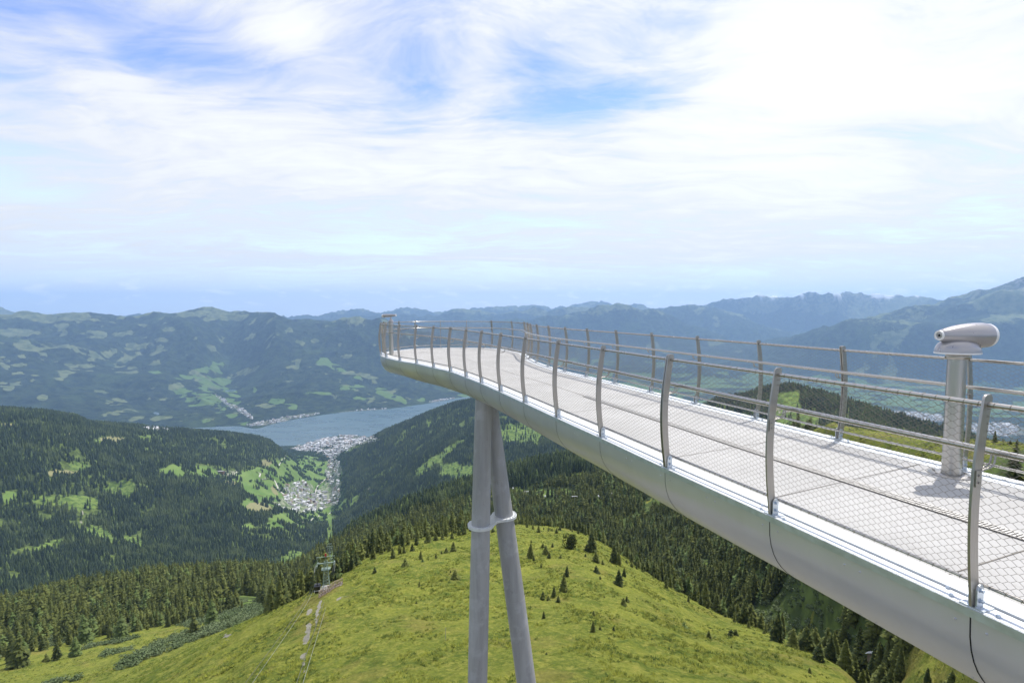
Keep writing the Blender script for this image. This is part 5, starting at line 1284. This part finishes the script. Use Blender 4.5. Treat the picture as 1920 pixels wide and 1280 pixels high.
# ---- tufts of the alpine meadow
def tuft_arr(seed, n=26):
    rg = np.random.RandomState(seed); V = []; F = []
    for _ in range(n):
        a = rg.uniform(0, 6.28); r = rg.uniform(0, .45); l_ = rg.uniform(.35, 1.0); o_ = rg.uniform(.1, .55); c_ = np.array([math.cos(a), math.sin(a)]); s_ = np.array([-c_[1], c_[0]]) * .07
        p0 = c_ * r; p1 = c_ * (r + o_); b_ = len(V)
        V += [(p0[0] - s_[0], p0[1] - s_[1], 0), (p0[0] + s_[0], p0[1] + s_[1], 0), (p1[0], p1[1], l_)]; F.append((b_, b_ + 1, b_ + 2))
    return np.array(V), F
x, y = sample_zone(45, 330, 0.92); ia, ir, z, _, i0, j = info(x, y); px, py = project(x, y, z); al = ALP[i0, j]; nz = fbm(x / 7, y / 7, 4, 511); r = np.hypot(x, y)
keep = (al > 0.5) & (BARE[i0, j] < 0.4) & (nz > -0.06) & (px > -20) & (px < 1940) & (py < 1330) & visible(x, y, z, .3, i0, j, .3) & (RG.uniform(size=len(x)) < np.clip(1.2 - r / 330, .15, 1))
keep &= ~in_poly(px, py, DECKPOLY)
x, y, z = x[keep], y[keep], z[keep]; n = len(x); sz = RG.uniform(.18, .48, n) * (1 + nz[keep])
TF = [tri_mesh('tuft_%d' % s_, tuft_arr(90 + s_), M_TUFT) for s_ in range(3)]
gn_scatter('grass', np.stack([x, y, z - 0.04], -1), np.stack([sz * 1.9, sz * 1.9, sz * .8], -1), np.stack([0 * x, 0 * x, RG.uniform(0, 6.28, n)], -1), RG.randint(0, 3, n), TF, 'tufts of yellow green alpine grass on the steep meadow', 'grass')
print('tufts', n, round(time.time() - T0, 1))

# ---- single broadleaf trees in the valley meadows
for n_, (px, py, hp_, lb) in enumerate([
 (563, 984, 7, 'narrow dark tree on the bright meadow above the pale farm road'), (572, 977, 7, 'round tree right of the narrow one on the bright valley meadow'), (580, 973, 7, 'rightmost round tree on the bright valley meadow beside the farm road'),
 (552, 986, 7, 'round tree at the lower end of the pale farm road'), (514, 983, 6, 'round tree on the small lower left valley meadow'), (505, 987, 6, 'second round tree on the small lower left valley meadow'),
 (528, 868, 6, 'round tree beside the bend of the upper valley road'), (523, 940, 6, 'tree at the hedge corner above the tan hay field'), (586, 883, 7, 'large round tree among the upper valley fields'), (578, 900, 6, 'round tree on the field edge above the village'),
 (470, 903, 5, 'bush like tree on the sloping green field near the farm'), (448, 889, 5, 'small tree beside the farm drive'), (566, 862, 5, 'tree on the small yellow field under the lake town')]):
    x, y, z, r = place(px, py, rmin=1500); h_ = hp_ * (y + 60) / 960 * 1.2
    big_tree('broadleaf_tree', x, y, z, h_, BRD[n_ % 3], lb, None, 5000 + n_)

# ================================================================== HOUSES
def wall_mat(name, col): return simple(name, col, 0.8, 0, 0.08, 0.6)
WALLS = [wall_mat('white_render', (0.78, 0.76, 0.72)), wall_mat('cream_render', (0.70, 0.62, 0.48)), wall_mat('timber_wall', (0.20, 0.12, 0.07))]
ROOFS = [simple('grey_roof', (0.27, 0.27, 0.285), .7, 0, .15, 1), simple('brown_roof', (0.22, 0.15, 0.11), .7, 0, .15, 1), simple('red_roof', (0.33, 0.16, 0.11), .7, 0, .15, 1), simple('pale_roof', (0.60, 0.60, 0.60), .6, 0, .12, 1)]
def house_mesh(w, l_, h_, pitch, wall, roof, ov=0.9):
    mb = MB(); rh_ = w / 2 * pitch
    V_ = [(-w / 2, -l_ / 2, -4), (w / 2, -l_ / 2, -4), (w / 2, l_ / 2, -4), (-w / 2, l_ / 2, -4), (-w / 2, -l_ / 2, h_), (w / 2, -l_ / 2, h_), (w / 2, l_ / 2, h_), (-w / 2, l_ / 2, h_), (0, -l_ / 2, h_ + rh_ - .25), (0, l_ / 2, h_ + rh_ - .25)]
    mb.cur = 0; mb.add(V_, [(0, 1, 5, 8, 4), (2, 3, 7, 9, 6), (1, 2, 6, 5), (3, 0, 4, 7)])
    mb.cur = 1; a, c_ = w / 2 + ov, l_ / 2 + ov; ze = h_ - ov * pitch
    for dz_ in (0.0,):
        mb.add([(-a, -c_, ze), (0, -c_, h_ + rh_), (0, c_, h_ + rh_), (-a, c_, ze), (a, -c_, ze), (a, c_, ze), (-a, -c_, ze + .35), (0, -c_, h_ + rh_ + .35), (0, c_, h_ + rh_ + .35), (-a, c_, ze + .35), (a, -c_, ze + .35), (a, c_, ze + .35)],
               [(0, 3, 2, 1), (1, 2, 5, 4), (6, 7, 8, 9), (7, 10, 11, 8), (0, 6, 9, 3), (4, 5, 11, 10), (0, 1, 7, 6), (1, 4, 10, 7), (3, 9, 8, 2), (2, 8, 11, 5)])
    # window band and balcony on the gable side
    mb.cur = 2
    for s_ in (-1, 1):
        for zz_ in np.arange(1.2, h_ - 1.2, 2.9):
            for xx in np.linspace(-w / 2 + 1.6, w / 2 - 1.6, max(2, int(w / 3.2))): mb.box((xx, s_ * (l_ / 2 + .03), zz_ + .6), (1, 0, 0), (0, 1, 0), (0, 0, 1), .55, .04, .65)
            for yy in np.linspace(-l_ / 2 + 1.8, l_ / 2 - 1.8, max(2, int(l_ / 3.4))): mb.box((s_ * (w / 2 + .03), yy, zz_ + .6), (1, 0, 0), (0, 1, 0), (0, 0, 1), .04, .55, .65)
    me = bpy.data.meshes.new('house'); me.from_pydata(mb.v, [], mb.f); me.update(); me.polygons.foreach_set('material_index', mb.mi)
    for m_ in (wall, roof, M_BLACK): me.materials.append(m_)
    return me
HM = []
for (w, l_, h_, pt) in ((10, 12, 6.5, .42), (12, 15, 9, .38), (9, 10, 5.5, .5), (14, 24, 11, .30)):
    for wi, ri in ((0, 0), (0, 1), (1, 1), (0, 2), (2, 0), (0, 3)): HM.append((house_mesh(w, l_, h_, pt, WALLS[wi], ROOFS[ri]), wi, ri, l_))
wn = ['white', 'cream', 'timber']; rn_ = ['grey', 'brown', 'red', 'pale']
x, y = sample_zone(2500, 9300, 15.5, -rad(46), rad(45)); ia, ir, z, _, i0, j = info(x, y); tw = TOWN[i0, j]; px, py = project(x, y, z)
nz = fbm(x / 70, y / 70, 2, 601); r = np.hypot(x, y)
keep = (tw > 0.55) & (z > -1208.5) & visible(x, y, z, 6, i0, j, 2) & (nz > np.where(r > 4200, -0.32, -0.30)) & (px > 0) & (px < 1920) & (RG.uniform(size=len(x)) < np.where(r > 5600, .45, np.where(r < 4200, .46, .85)))
x, y, z, px, py, r = [q[keep] for q in (x, y, z, px, py, r)]
order = np.argsort(r); used = []
def zone_h(px, py, r):
    if px < 40: return 'at the left forest clearing'
    if px < 465 and r < 4000: return 'at the green hill farm'
    if r < 3450: return 'beside the bright valley meadow'
    if r < 4250: return 'along the valley street'
    return 'in the lake town'
n_ind = 0; RB = []; HL = []
hid = in_poly(px, py, DECKPOLY)
for q in order:
    hk = RG.randint(len(HM)); hk = RG.randint(len(HM)) if (hk % 6) in (1, 2, 3, 4) else hk; hk = hk - hk % 6 + (5 if RG.uniform() < .4 else 0) if (hk % 6) in (1, 3) else hk; m_, wi, ri, l_ = HM[hk]
    rz = RG.uniform(-.5, .5) + RG.randint(2) * 1.57 + (0.9 if px[q] > 600 else 0.2)
    if n_ind < 298 and not hid[q]:
        o = bpy.data.objects.new('house', m_); COL.objects.link(o); o.location = (x[q], y[q], z[q] - .3); o.rotation_euler = (0, 0, rz); n_ind += 1; HL.append((px[q], o))
        zl = zone_h(px[q], py[q], r[q]); tag(o, 'of the %s roofed %s houses %s' % (rn_[ri], wn[wi], zl), 'house', '%s houses %s' % (rn_[ri] + ' roofed', zl))
    else: RB.append((x[q], y[q], z[q] - .3, rz, HM.index(next(t_ for t_ in HM if t_[0] is m_))))
HL.sort(key=lambda q: q[0]); cnt = {}
for px_, o in HL: k_ = o['label']; c0_ = cnt.get(k_, 0); cnt[k_] = c0_ + 1; o['label'] = 'leftmost ' + k_ if c0_ == 0 else nth(c0_, 'from left ' + k_)
RB = np.array(RB)
if len(RB):
    n = len(RB); gn_scatter('distant_town', RB[:, :3], np.ones((n, 3)), np.stack([0 * RB[:, 0], 0 * RB[:, 0], RB[:, 3]], -1), RB[:, 4].astype(int), [q[0] for q in HM], 'pale roofs of the lake town and the villages along the far shore', 'town')
print('houses', n_ind, len(RB))
# ---- pale roads in the valley
M_ROAD = simple('pale_road', (0.56, 0.53, 0.48), .9, 0, .1, .2)
for pts, w_ in [([(613, 855), (615.6, 862.5), (625, 872), (633, 880), (630, 886), (615.6, 894), (606, 901.6), (595, 911), (590, 925)], 9),
           ([(480, 884), (488, 888), (486, 894), (490, 898), (500, 897), (507, 897.7), (515.6, 901.6), (518, 909), (523, 920), (532, 926.5), (534, 935)], 10),
           ([(540, 992), (553, 986), (567, 979.7), (587.5, 971), (600, 965.6), (622, 958.6)], 5), ([(523, 873), (526, 867), (534, 859), (541, 850), (534, 843)], 7), ([(425, 893), (436, 892), (443, 886), (442, 881)], 6)]:
    W3 = []
    for (x0, y0), (x1, y1) in zip(pts[:-1], pts[1:]):
        a = place(x0, y0, rmin=1500); c_ = place(x1, y1, rmin=1500); L_ = math.hypot(a[0] - c_[0], a[1] - c_[1])
        for k in range(max(1, int(L_ / 18))): t = k / max(1, int(L_ / 18)); W3.append((a[0] * (1 - t) + c_[0] * t, a[1] * (1 - t) + c_[1] * t))
    W3.append((c_[0], c_[1])); W3 = np.array(W3); gz = ground(W3[:, 0], W3[:, 1]) + 1.6
    mb = MB(); vs = []
    for i in range(len(W3)):
        t = W3[min(i + 1, len(W3) - 1)] - W3[max(i - 1, 0)]; t = t / (np.linalg.norm(t) + 1e-9); n2_ = np.array([t[1], -t[0]]) * w_ / 2
        vs += [(W3[i][0] - n2_[0], W3[i][1] - n2_[1], gz[i]), (W3[i][0] + n2_[0], W3[i][1] + n2_[1], gz[i])]
    mb.add(vs, [(2 * i, 2 * i + 1, 2 * i + 3, 2 * i + 2) for i in range(len(W3) - 1)]); tag(mb.build('road', M_ROAD), kind='structure')

# ================================================================== GONDOLA LIFT
M_LIFT = simple('mint_green_lift_steel', (0.28, 0.36, 0.30), .5, .3, .12, 2)
M_CONC = simple('concrete', (0.42, 0.41, 0.39), .9, 0, .15, 2)
M_ROPE = simple('lift_rope', (0.11, 0.11, 0.12), .6, .3)
M_ROPE_L = simple('bright_lift_rope', (0.34, 0.35, 0.33), .6, .3)
M_WHITE = simple('white_cabin_shell', (0.80, 0.80, 0.80), .35)
M_WOOD = simple('weathered_timber', (0.30, 0.225, 0.175), .85, 0, .3, 3)
M_STONE = simple('pale_stone', (0.46, 0.43, 0.39), .9, 0, .25, 2)
M_RED = simple('red_marker', (0.5, 0.03, 0.04), .6)
def lift_tower(x, y, z, top, arm, heading, label, flag=False, fat=1.0):
    """lattice mast with a trapezoid gantry, heading = direction of the ropes"""
    t = empty('lift_tower', (x, y, z), label, 'lift tower'); t.rotation_euler = (0, 0, -heading); H_ = top - z
    mb = MB(); s0, s1 = 0.95, 0.42
    def cor(f): s_ = s0 + (s1 - s0) * f; return [(-s_, -s_, f * H_ * .86), (s_, -s_, f * H_ * .86), (s_, s_, f * H_ * .86), (-s_, s_, f * H_ * .86)]
    nl = 8; rings = [cor(i / nl) for i in range(nl + 1)]
    for k in range(4): mb.tube([rings[0][k], rings[-1][k]], 0.085 * fat, 5)
    for i in range(nl):
        for k in range(4): mb.tube([rings[i][k], rings[i + 1][(k + 1) % 4]], 0.04 * fat, 4); mb.tube([rings[i + 1][k], rings[i + 1][(k + 1) % 4]], 0.04 * fat, 4)
    mb.build('lattice_mast', M_LIFT, t)
    mb = MB(); mb.box((0, 0, H_ * .62), (1, 0, 0), (0, 1, 0), (0, 0, 1), 1.25, .8, .06); mb.tube([(-1.2, .8, H_ * .62), (-1.2, .8, H_ * .62 + 1.0), (1.2, .8, H_ * .62 + 1.0), (1.2, .8, H_ * .62)], .035 * fat, 4); mb.tube([(-1.2, -.8, H_ * .62), (-1.2, -.8, H_ * .62 + 1.0), (1.2, -.8, H_ * .62 + 1.0), (1.2, -.8, H_ * .62)], .035 * fat, 4)
    mb.build('maintenance_platform', M_LIFT, t)
    mb = MB(); a = arm / 2; zl, zt = H_ * .80, H_
    mb.box((0, 0, zl), (1, 0, 0), (0, 1, 0), (0, 0, 1), a, .16, .14); mb.tube([(-a * 1.06, 0, zt), (a * 1.06, 0, zt)], .09 * fat, 6)
    for s_ in (-1, 1):
        mb.tube([(s_ * a * .86, 0, zl), (s_ * a * 1.03, 0, zt)], .07 * fat, 5); mb.tube([(s_ * a * .05, 0, zl), (s_ * a * .05, 0, zt)], .06 * fat, 5)
        mb.box((s_ * a * .95, 0, zl - .22), (1, 0, 0), (0, 1, 0), (0, 0, 1), .10, 1.3, .14)
        for q in np.linspace(-1.15, 1.15, 6): mb.lathe([(0, -.06), (.17, -.06), (.17, .06), (0, .06)], (s_ * a * .95, q, zl - .32), (1, 0, 0), 10, False)
    mb.build('gantry', M_LIFT, t)
    mb = MB(); mb.box((0, 0, -.2), (1, 0, 0), (0, 1, 0), (0, 0, 1), 1.35, 1.35, .55); mb.build('foundation', M_CONC, t)
    if flag: mb = MB(); mb.box((0.0, 0, zt + .5), (1, 0, 0), (0, 1, 0), (0, 0, 1), .22, .05, .42); mb.build('red_marker', M_RED, t)
    return t
def pix(px, py, r):
    a, t = az_tan(px, py); return Vector((r * math.sin(a), r * math.cos(a), CAMZ + r * t))
x, y, z, r = place(612, 1103, rmin=60); rt = math.hypot(x, y)
hd = math.atan2(x - 0.0, y - 0.0) + 0.10
top1 = pix(611.5, 1043, rt)
lift_tower(x, y, z, top1.z, 4.9, hd, 'mint green lattice lift tower beside the snow fence, nearest to the meadow', True, 0.9)
p2 = pix(617.5, 1024, 330); z2 = float(ground(p2.x, p2.y)[0]); lift_tower(p2.x, p2.y, z2, p2.z, 4.0, hd, 'second mint green lift tower rising behind the first one', False, 1.2)
p3 = pix(617.5, 1000, 560); z3 = float(ground(p3.x, p3.y)[0]); p3z = z3 + 24; lift_tower(p3.x, p3.y, z3, p3z, 4.4, hd, 'small distant lift tower low in the straight forest aisle', False, 2.2)
ld = Vector((math.cos(-hd), math.sin(-hd), 0))
def smooth_path(P_, per=14):
    return catmull(P_, per)
for s_, near_pts, lb, mt in ((-1, [(577, 1118, rt * .93), (460, 1280, 92), (330, 1450, 62)], 'dark lift rope running down the left side of the towers', M_ROPE), (1, [(611, 1117, rt * .93), (556, 1280, 76), (510, 1420, 55)], 'dark lift rope running down the right side of the towers', M_ROPE),
                       (-1.12, [(582, 1118, rt * .93), (473, 1280, 92), (350, 1450, 62)], 'paler thin rope beside the left lift rope', M_ROPE_L), (1.12, [(617, 1116, rt * .93), (568, 1280, 76), (526, 1420, 55)], 'paler thin rope beside the right lift rope', M_ROPE_L)):
    P_ = [pix(*q) for q in near_pts[::-1]]
    P_.append(Vector((x, y, z + (top1.z - z) * .80 - .1)) + ld * s_ * 2.33)
    P_.append(Vector((p2.x, p2.y, z2 + (p2.z - z2) * .80 - .1)) + ld * s_ * 1.9)
    P_.append(Vector((p3.x, p3.y, z3 + (p3z - z3) * .80 - .1)) + ld * s_ * 2.1)
    mb = MB(); mb.tube(smooth_path(P_), 0.036 if abs(s_) == 1 else .028, 5); tag(mb.build('lift_rope', mt), lb, 'cable')
# cabin
gp = pix(595, 1101, rt * .96); g = empty('gondola_cabin', gp, 'white gondola cabin with black windows hanging beside the nearest lift tower', 'gondola'); g.rotation_euler = (0, 0, -hd)
def rbox(mb, hw, hl, z0_, z1_, prof, n=24, e=4.0):
    vs = []
    for f, g_ in prof:
        for k in range(n):
            a = 2 * math.pi * k / n; c_, s2 = math.cos(a), math.sin(a); rr = (abs(c_) ** e + abs(s2) ** e) ** (-1 / e); vs.append((hw * g_ * rr * c_, hl * g_ * rr * s2, z0_ + (z1_ - z0_) * f))
    m2 = len(prof); mb.add(vs, [(j * n + k, j * n + (k + 1) % n, (j + 1) * n + (k + 1) % n, (j + 1) * n + k) for j in range(m2 - 1) for k in range(n)] + [tuple(range(n))[::-1], tuple(range((m2 - 1) * n, m2 * n))], False)
mb = MB(); rbox(mb, .86, .98, -1.25, -.35, [(0, .72), (.15, .92), (.5, 1.0), (1, 1.02)]); mb.build('lower_shell', M_WHITE, g)
mb = MB(); rbox(mb, .86, .98, -.35, .55, [(0, 1.0), (.5, 1.0), (1, .96)]); mb.build('window_band', M_BLACK, g)
mb = MB(); rbox(mb, .86, .98, .55, .95, [(0, 1.02), (.35, 1.0), (.8, .86), (1, .5)]); mb.build('roof_shell', M_BLACK, g)
mb = MB(); mb.box((0, -.99, -.78), (1, 0, 0), (0, 1, 0), (0, 0, 1), .60, .03, .33); mb.build('front_window', M_BLACK, g)
mb = MB(); mb.tube([(0, 0, .9), (.06, 0, 1.3), (.10, 0, 2.6), (.32, 0, 3.8), (.36, 0, 4.3)], [.09, .08, .07, .07, .10], 6); mb.box((0, 0, 1.0), (1, 0, 0), (0, 1, 0), (0, 0, 1), .5, .5, .06); mb.build('hanger', M_BLACK, g)
# snow fence of crossed timbers, stones piled behind it
a = place(598, 1121, rmin=60); c_ = place(642, 1095, rmin=60); A3 = Vector(a[:3]); C3 = Vector(c_[:3]); L_ = (C3 - A3).length; dr = (C3 - A3).normalized()
sf = empty('snow_fence', A3, 'brown fence of crossed timbers standing on the slope under the lift tower', 'snow fence')
back = Vector((A3.x, A3.y, 0)).normalized(); upv = (Vector((0, 0, 1)) + back * 0.25).normalized(); hgt = 1.9; np_ = 14
for k in range(np_ + 1):
    q = dr * (L_ * k / np_); gz = float(ground(A3.x + q.x, A3.y + q.y)[0]) - A3.z; q = Vector((q.x, q.y, gz)); mb = MB(); mb.tube([q - upv * .3, q + upv * hgt], .09, 5); mb.tube([q + upv * hgt * .9, q + back * 1.3], .07, 5); mb.build('fence_post', M_WOOD, sf)
mb = MB()
for k in range(int(L_ / .95)):
    q = dr * (.95 * k); gz = float(ground(A3.x + q.x, A3.y + q.y)[0]) - A3.z; q = Vector((q.x, q.y, gz + .1)) - back * .1
    mb.tube([q, q + dr * 1.1 + upv * hgt * .92], .055, 4); mb.tube([q + dr * 1.1, q + upv * hgt * .92], .055, 4)
mb.build('crossed_timbers', M_WOOD, sf)
mb = MB()
for f in (.12, .5, .93):
    pts = []
    for k in range(16): q = dr * (L_ * k / 15); gz = float(ground(A3.x + q.x, A3.y + q.y)[0]) - A3.z; pts.append(Vector((q.x, q.y, gz)) + upv * hgt * f - back * .12)
    mb.tube(pts, .07, 5)
mb.build('long_timbers', M_WOOD, sf)
mb = MB(); rg = random.Random(3)
for k in range(150):
    q = dr * rg.uniform(0, L_); gz = float(ground(A3.x + q.x, A3.y + q.y)[0]); c_ = Vector((A3.x + q.x, A3.y + q.y, gz + rg.uniform(0, .5))) + back * rg.uniform(.2, 1.0); s2 = rg.uniform(.14, .34)
    ax = Vector((rg.gauss(0, 1), rg.gauss(0, 1), rg.gauss(0, 1))).normalized(); mb.lathe([(0, -s2), (s2 * .8, -s2 * .4), (s2, s2 * .2), (s2 * .5, s2 * .8), (0, s2 * .85)], c_, ax, 5, False)
tag(mb.build('rubble', M_STONE), 'pale rubble stones heaped behind the brown snow fence', 'rubble', kind='stuff')
# snow stake on the meadow
a = place(835.7, 1199, rmin=45); mb = MB(); hs = 21 * a[1] / 960 * 1.15; mb.tube([(a[0], a[1], a[2] - .2), (a[0], a[1], a[2] + hs)], .045, 6); mb.tube([(a[0], a[1], a[2] + hs * .99), (a[0], a[1], a[2] + hs)], .06, 6)
tag(mb.build('marker_pole', M_STONE), 'thin grey marker pole standing alone in the middle of the meadow', 'pole')
# white roofed shelter in the gully
a = place(1638, 1238, rmin=60); sh = empty('shelter_hut', a[:3], 'small white roofed hut among the spruces in the gully', 'hut'); sh.rotation_euler = (0, 0, .5)
mb = MB(); mb.box((0, 0, .8), (1, 0, 0), (0, 1, 0), (0, 0, 1), 1.3, 1.1, 1.3); mb.build('walls', M_WOOD, sh)
mb = MB(); mb.add([(-1.7, -1.6, 1.9), (1.7, -1.6, 1.9), (1.7, 0, 3.0), (-1.7, 0, 3.0), (-1.7, 1.6, 1.9), (1.7, 1.6, 1.9), (-1.7, -1.6, 1.8), (1.7, -1.6, 1.8), (1.7, 0, 2.9), (-1.7, 0, 2.9), (-1.7, 1.6, 1.8), (1.7, 1.6, 1.8)], [(0, 1, 2, 3), (3, 2, 5, 4), (6, 9, 8, 7), (9, 10, 11, 8), (0, 6, 7, 1), (4, 5, 11, 10), (1, 7, 8, 2), (2, 8, 11, 5), (0, 3, 9, 6), (3, 4, 10, 9)]); mb.build('roof', M_WHITE, sh)
# chairlift far across the gully
M_GREY = simple('lift_grey', (0.4, 0.41, 0.42), .5, .4)
for px, pt_, pb_, lb in ((987, 921, 937, 'small grey chairlift mast in the forest clearing, left of two'), (1077, 930, 955, 'grey chairlift mast in the forest clearing, right of two')):
    a = place(px, pb_, rmin=320); H_ = (pb_ - pt_) * a[1] / 960 * 1.05; t = empty('lift_mast', a[:3], lb, 'lift mast'); mb = MB(); mb.tube([(0, 0, -1), (0, 0, H_)], [.45, .3], 8); mb.build('mast', M_GREY, t); mb = MB(); mb.box((0, 0, H_), (1, 0, 0), (0, 1, 0), (0, 0, 1), 3.2, .3, .22); mb.box((-3, 0, H_ - .3), (1, 0, 0), (0, 1, 0), (0, 0, 1), .2, 1.6, .2); mb.box((3, 0, H_ - .3), (1, 0, 0), (0, 1, 0), (0, 0, 1), .2, 1.6, .2); mb.build('crossarm', M_WHITE, t)
for px, py, lb in ((962, 915, 'tiny white lift cabin just right of the right column'), (1022, 930, 'tiny white lift cabin, first right of the left mast'), (1043, 931, 'tiny white lift cabin, second right of the left mast'), (1122, 930, 'tiny white lift cabin right of the right mast'), (1147, 926, 'tiny white lift cabin close under the hull')):
    a = place(px, py + 14, rmin=320); q = pix(px, py, math.hypot(a[0], a[1]) * .985); t = empty('lift_cabin', q, lb, 'lift cabin')
    mb = MB(); rbox(mb, 1.0, 1.1, -1.1, 1.0, [(0, .7), (.2, 1), (.8, 1), (1, .6)]); mb.build('cabin_shell', M_WHITE, t); mb = MB(); rbox(mb, 1.03, 1.13, -.1, .6, [(0, 1), (1, 1)]); mb.build('cabin_window', M_BLACK, t); mb = MB(); mb.tube([(0, 0, 1), (0, 0, 4)], .1, 5); mb.build('hanger', M_GREY, t)
print('small things', round(time.time() - T0, 1))
# ================================================================== AIR
hz = MB(); hz.box((0, 0, (820 - 1620) / 2), (1, 0, 0), (0, 1, 0), (0, 0, 1), 26500, 26500, (820 + 1620) / 2)
mh = bpy.data.materials.new('air'); mh.use_nodes = True; t = mh.node_tree; t.nodes.clear()
o_ = t.nodes.new('ShaderNodeOutputMaterial'); v_ = t.nodes.new('ShaderNodeVolumePrincipled')
v_.inputs['Color'].default_value = (0.42, 0.64, 1.0, 1); v_.inputs['Density'].default_value = 5.3e-5; v_.inputs['Anisotropy'].default_value = 0.25
v_.inputs['Emission Strength'].default_value = 0
t.links.new(v_.outputs[0], o_.inputs['Volume'])
haze = hz.build('haze', mh); tag(haze, 'pale blue summer haze lying over the valleys and far ranges', 'haze', kind='stuff')
print('script', round(time.time() - T0, 1), 's')
print('max z', float(Z.max()))
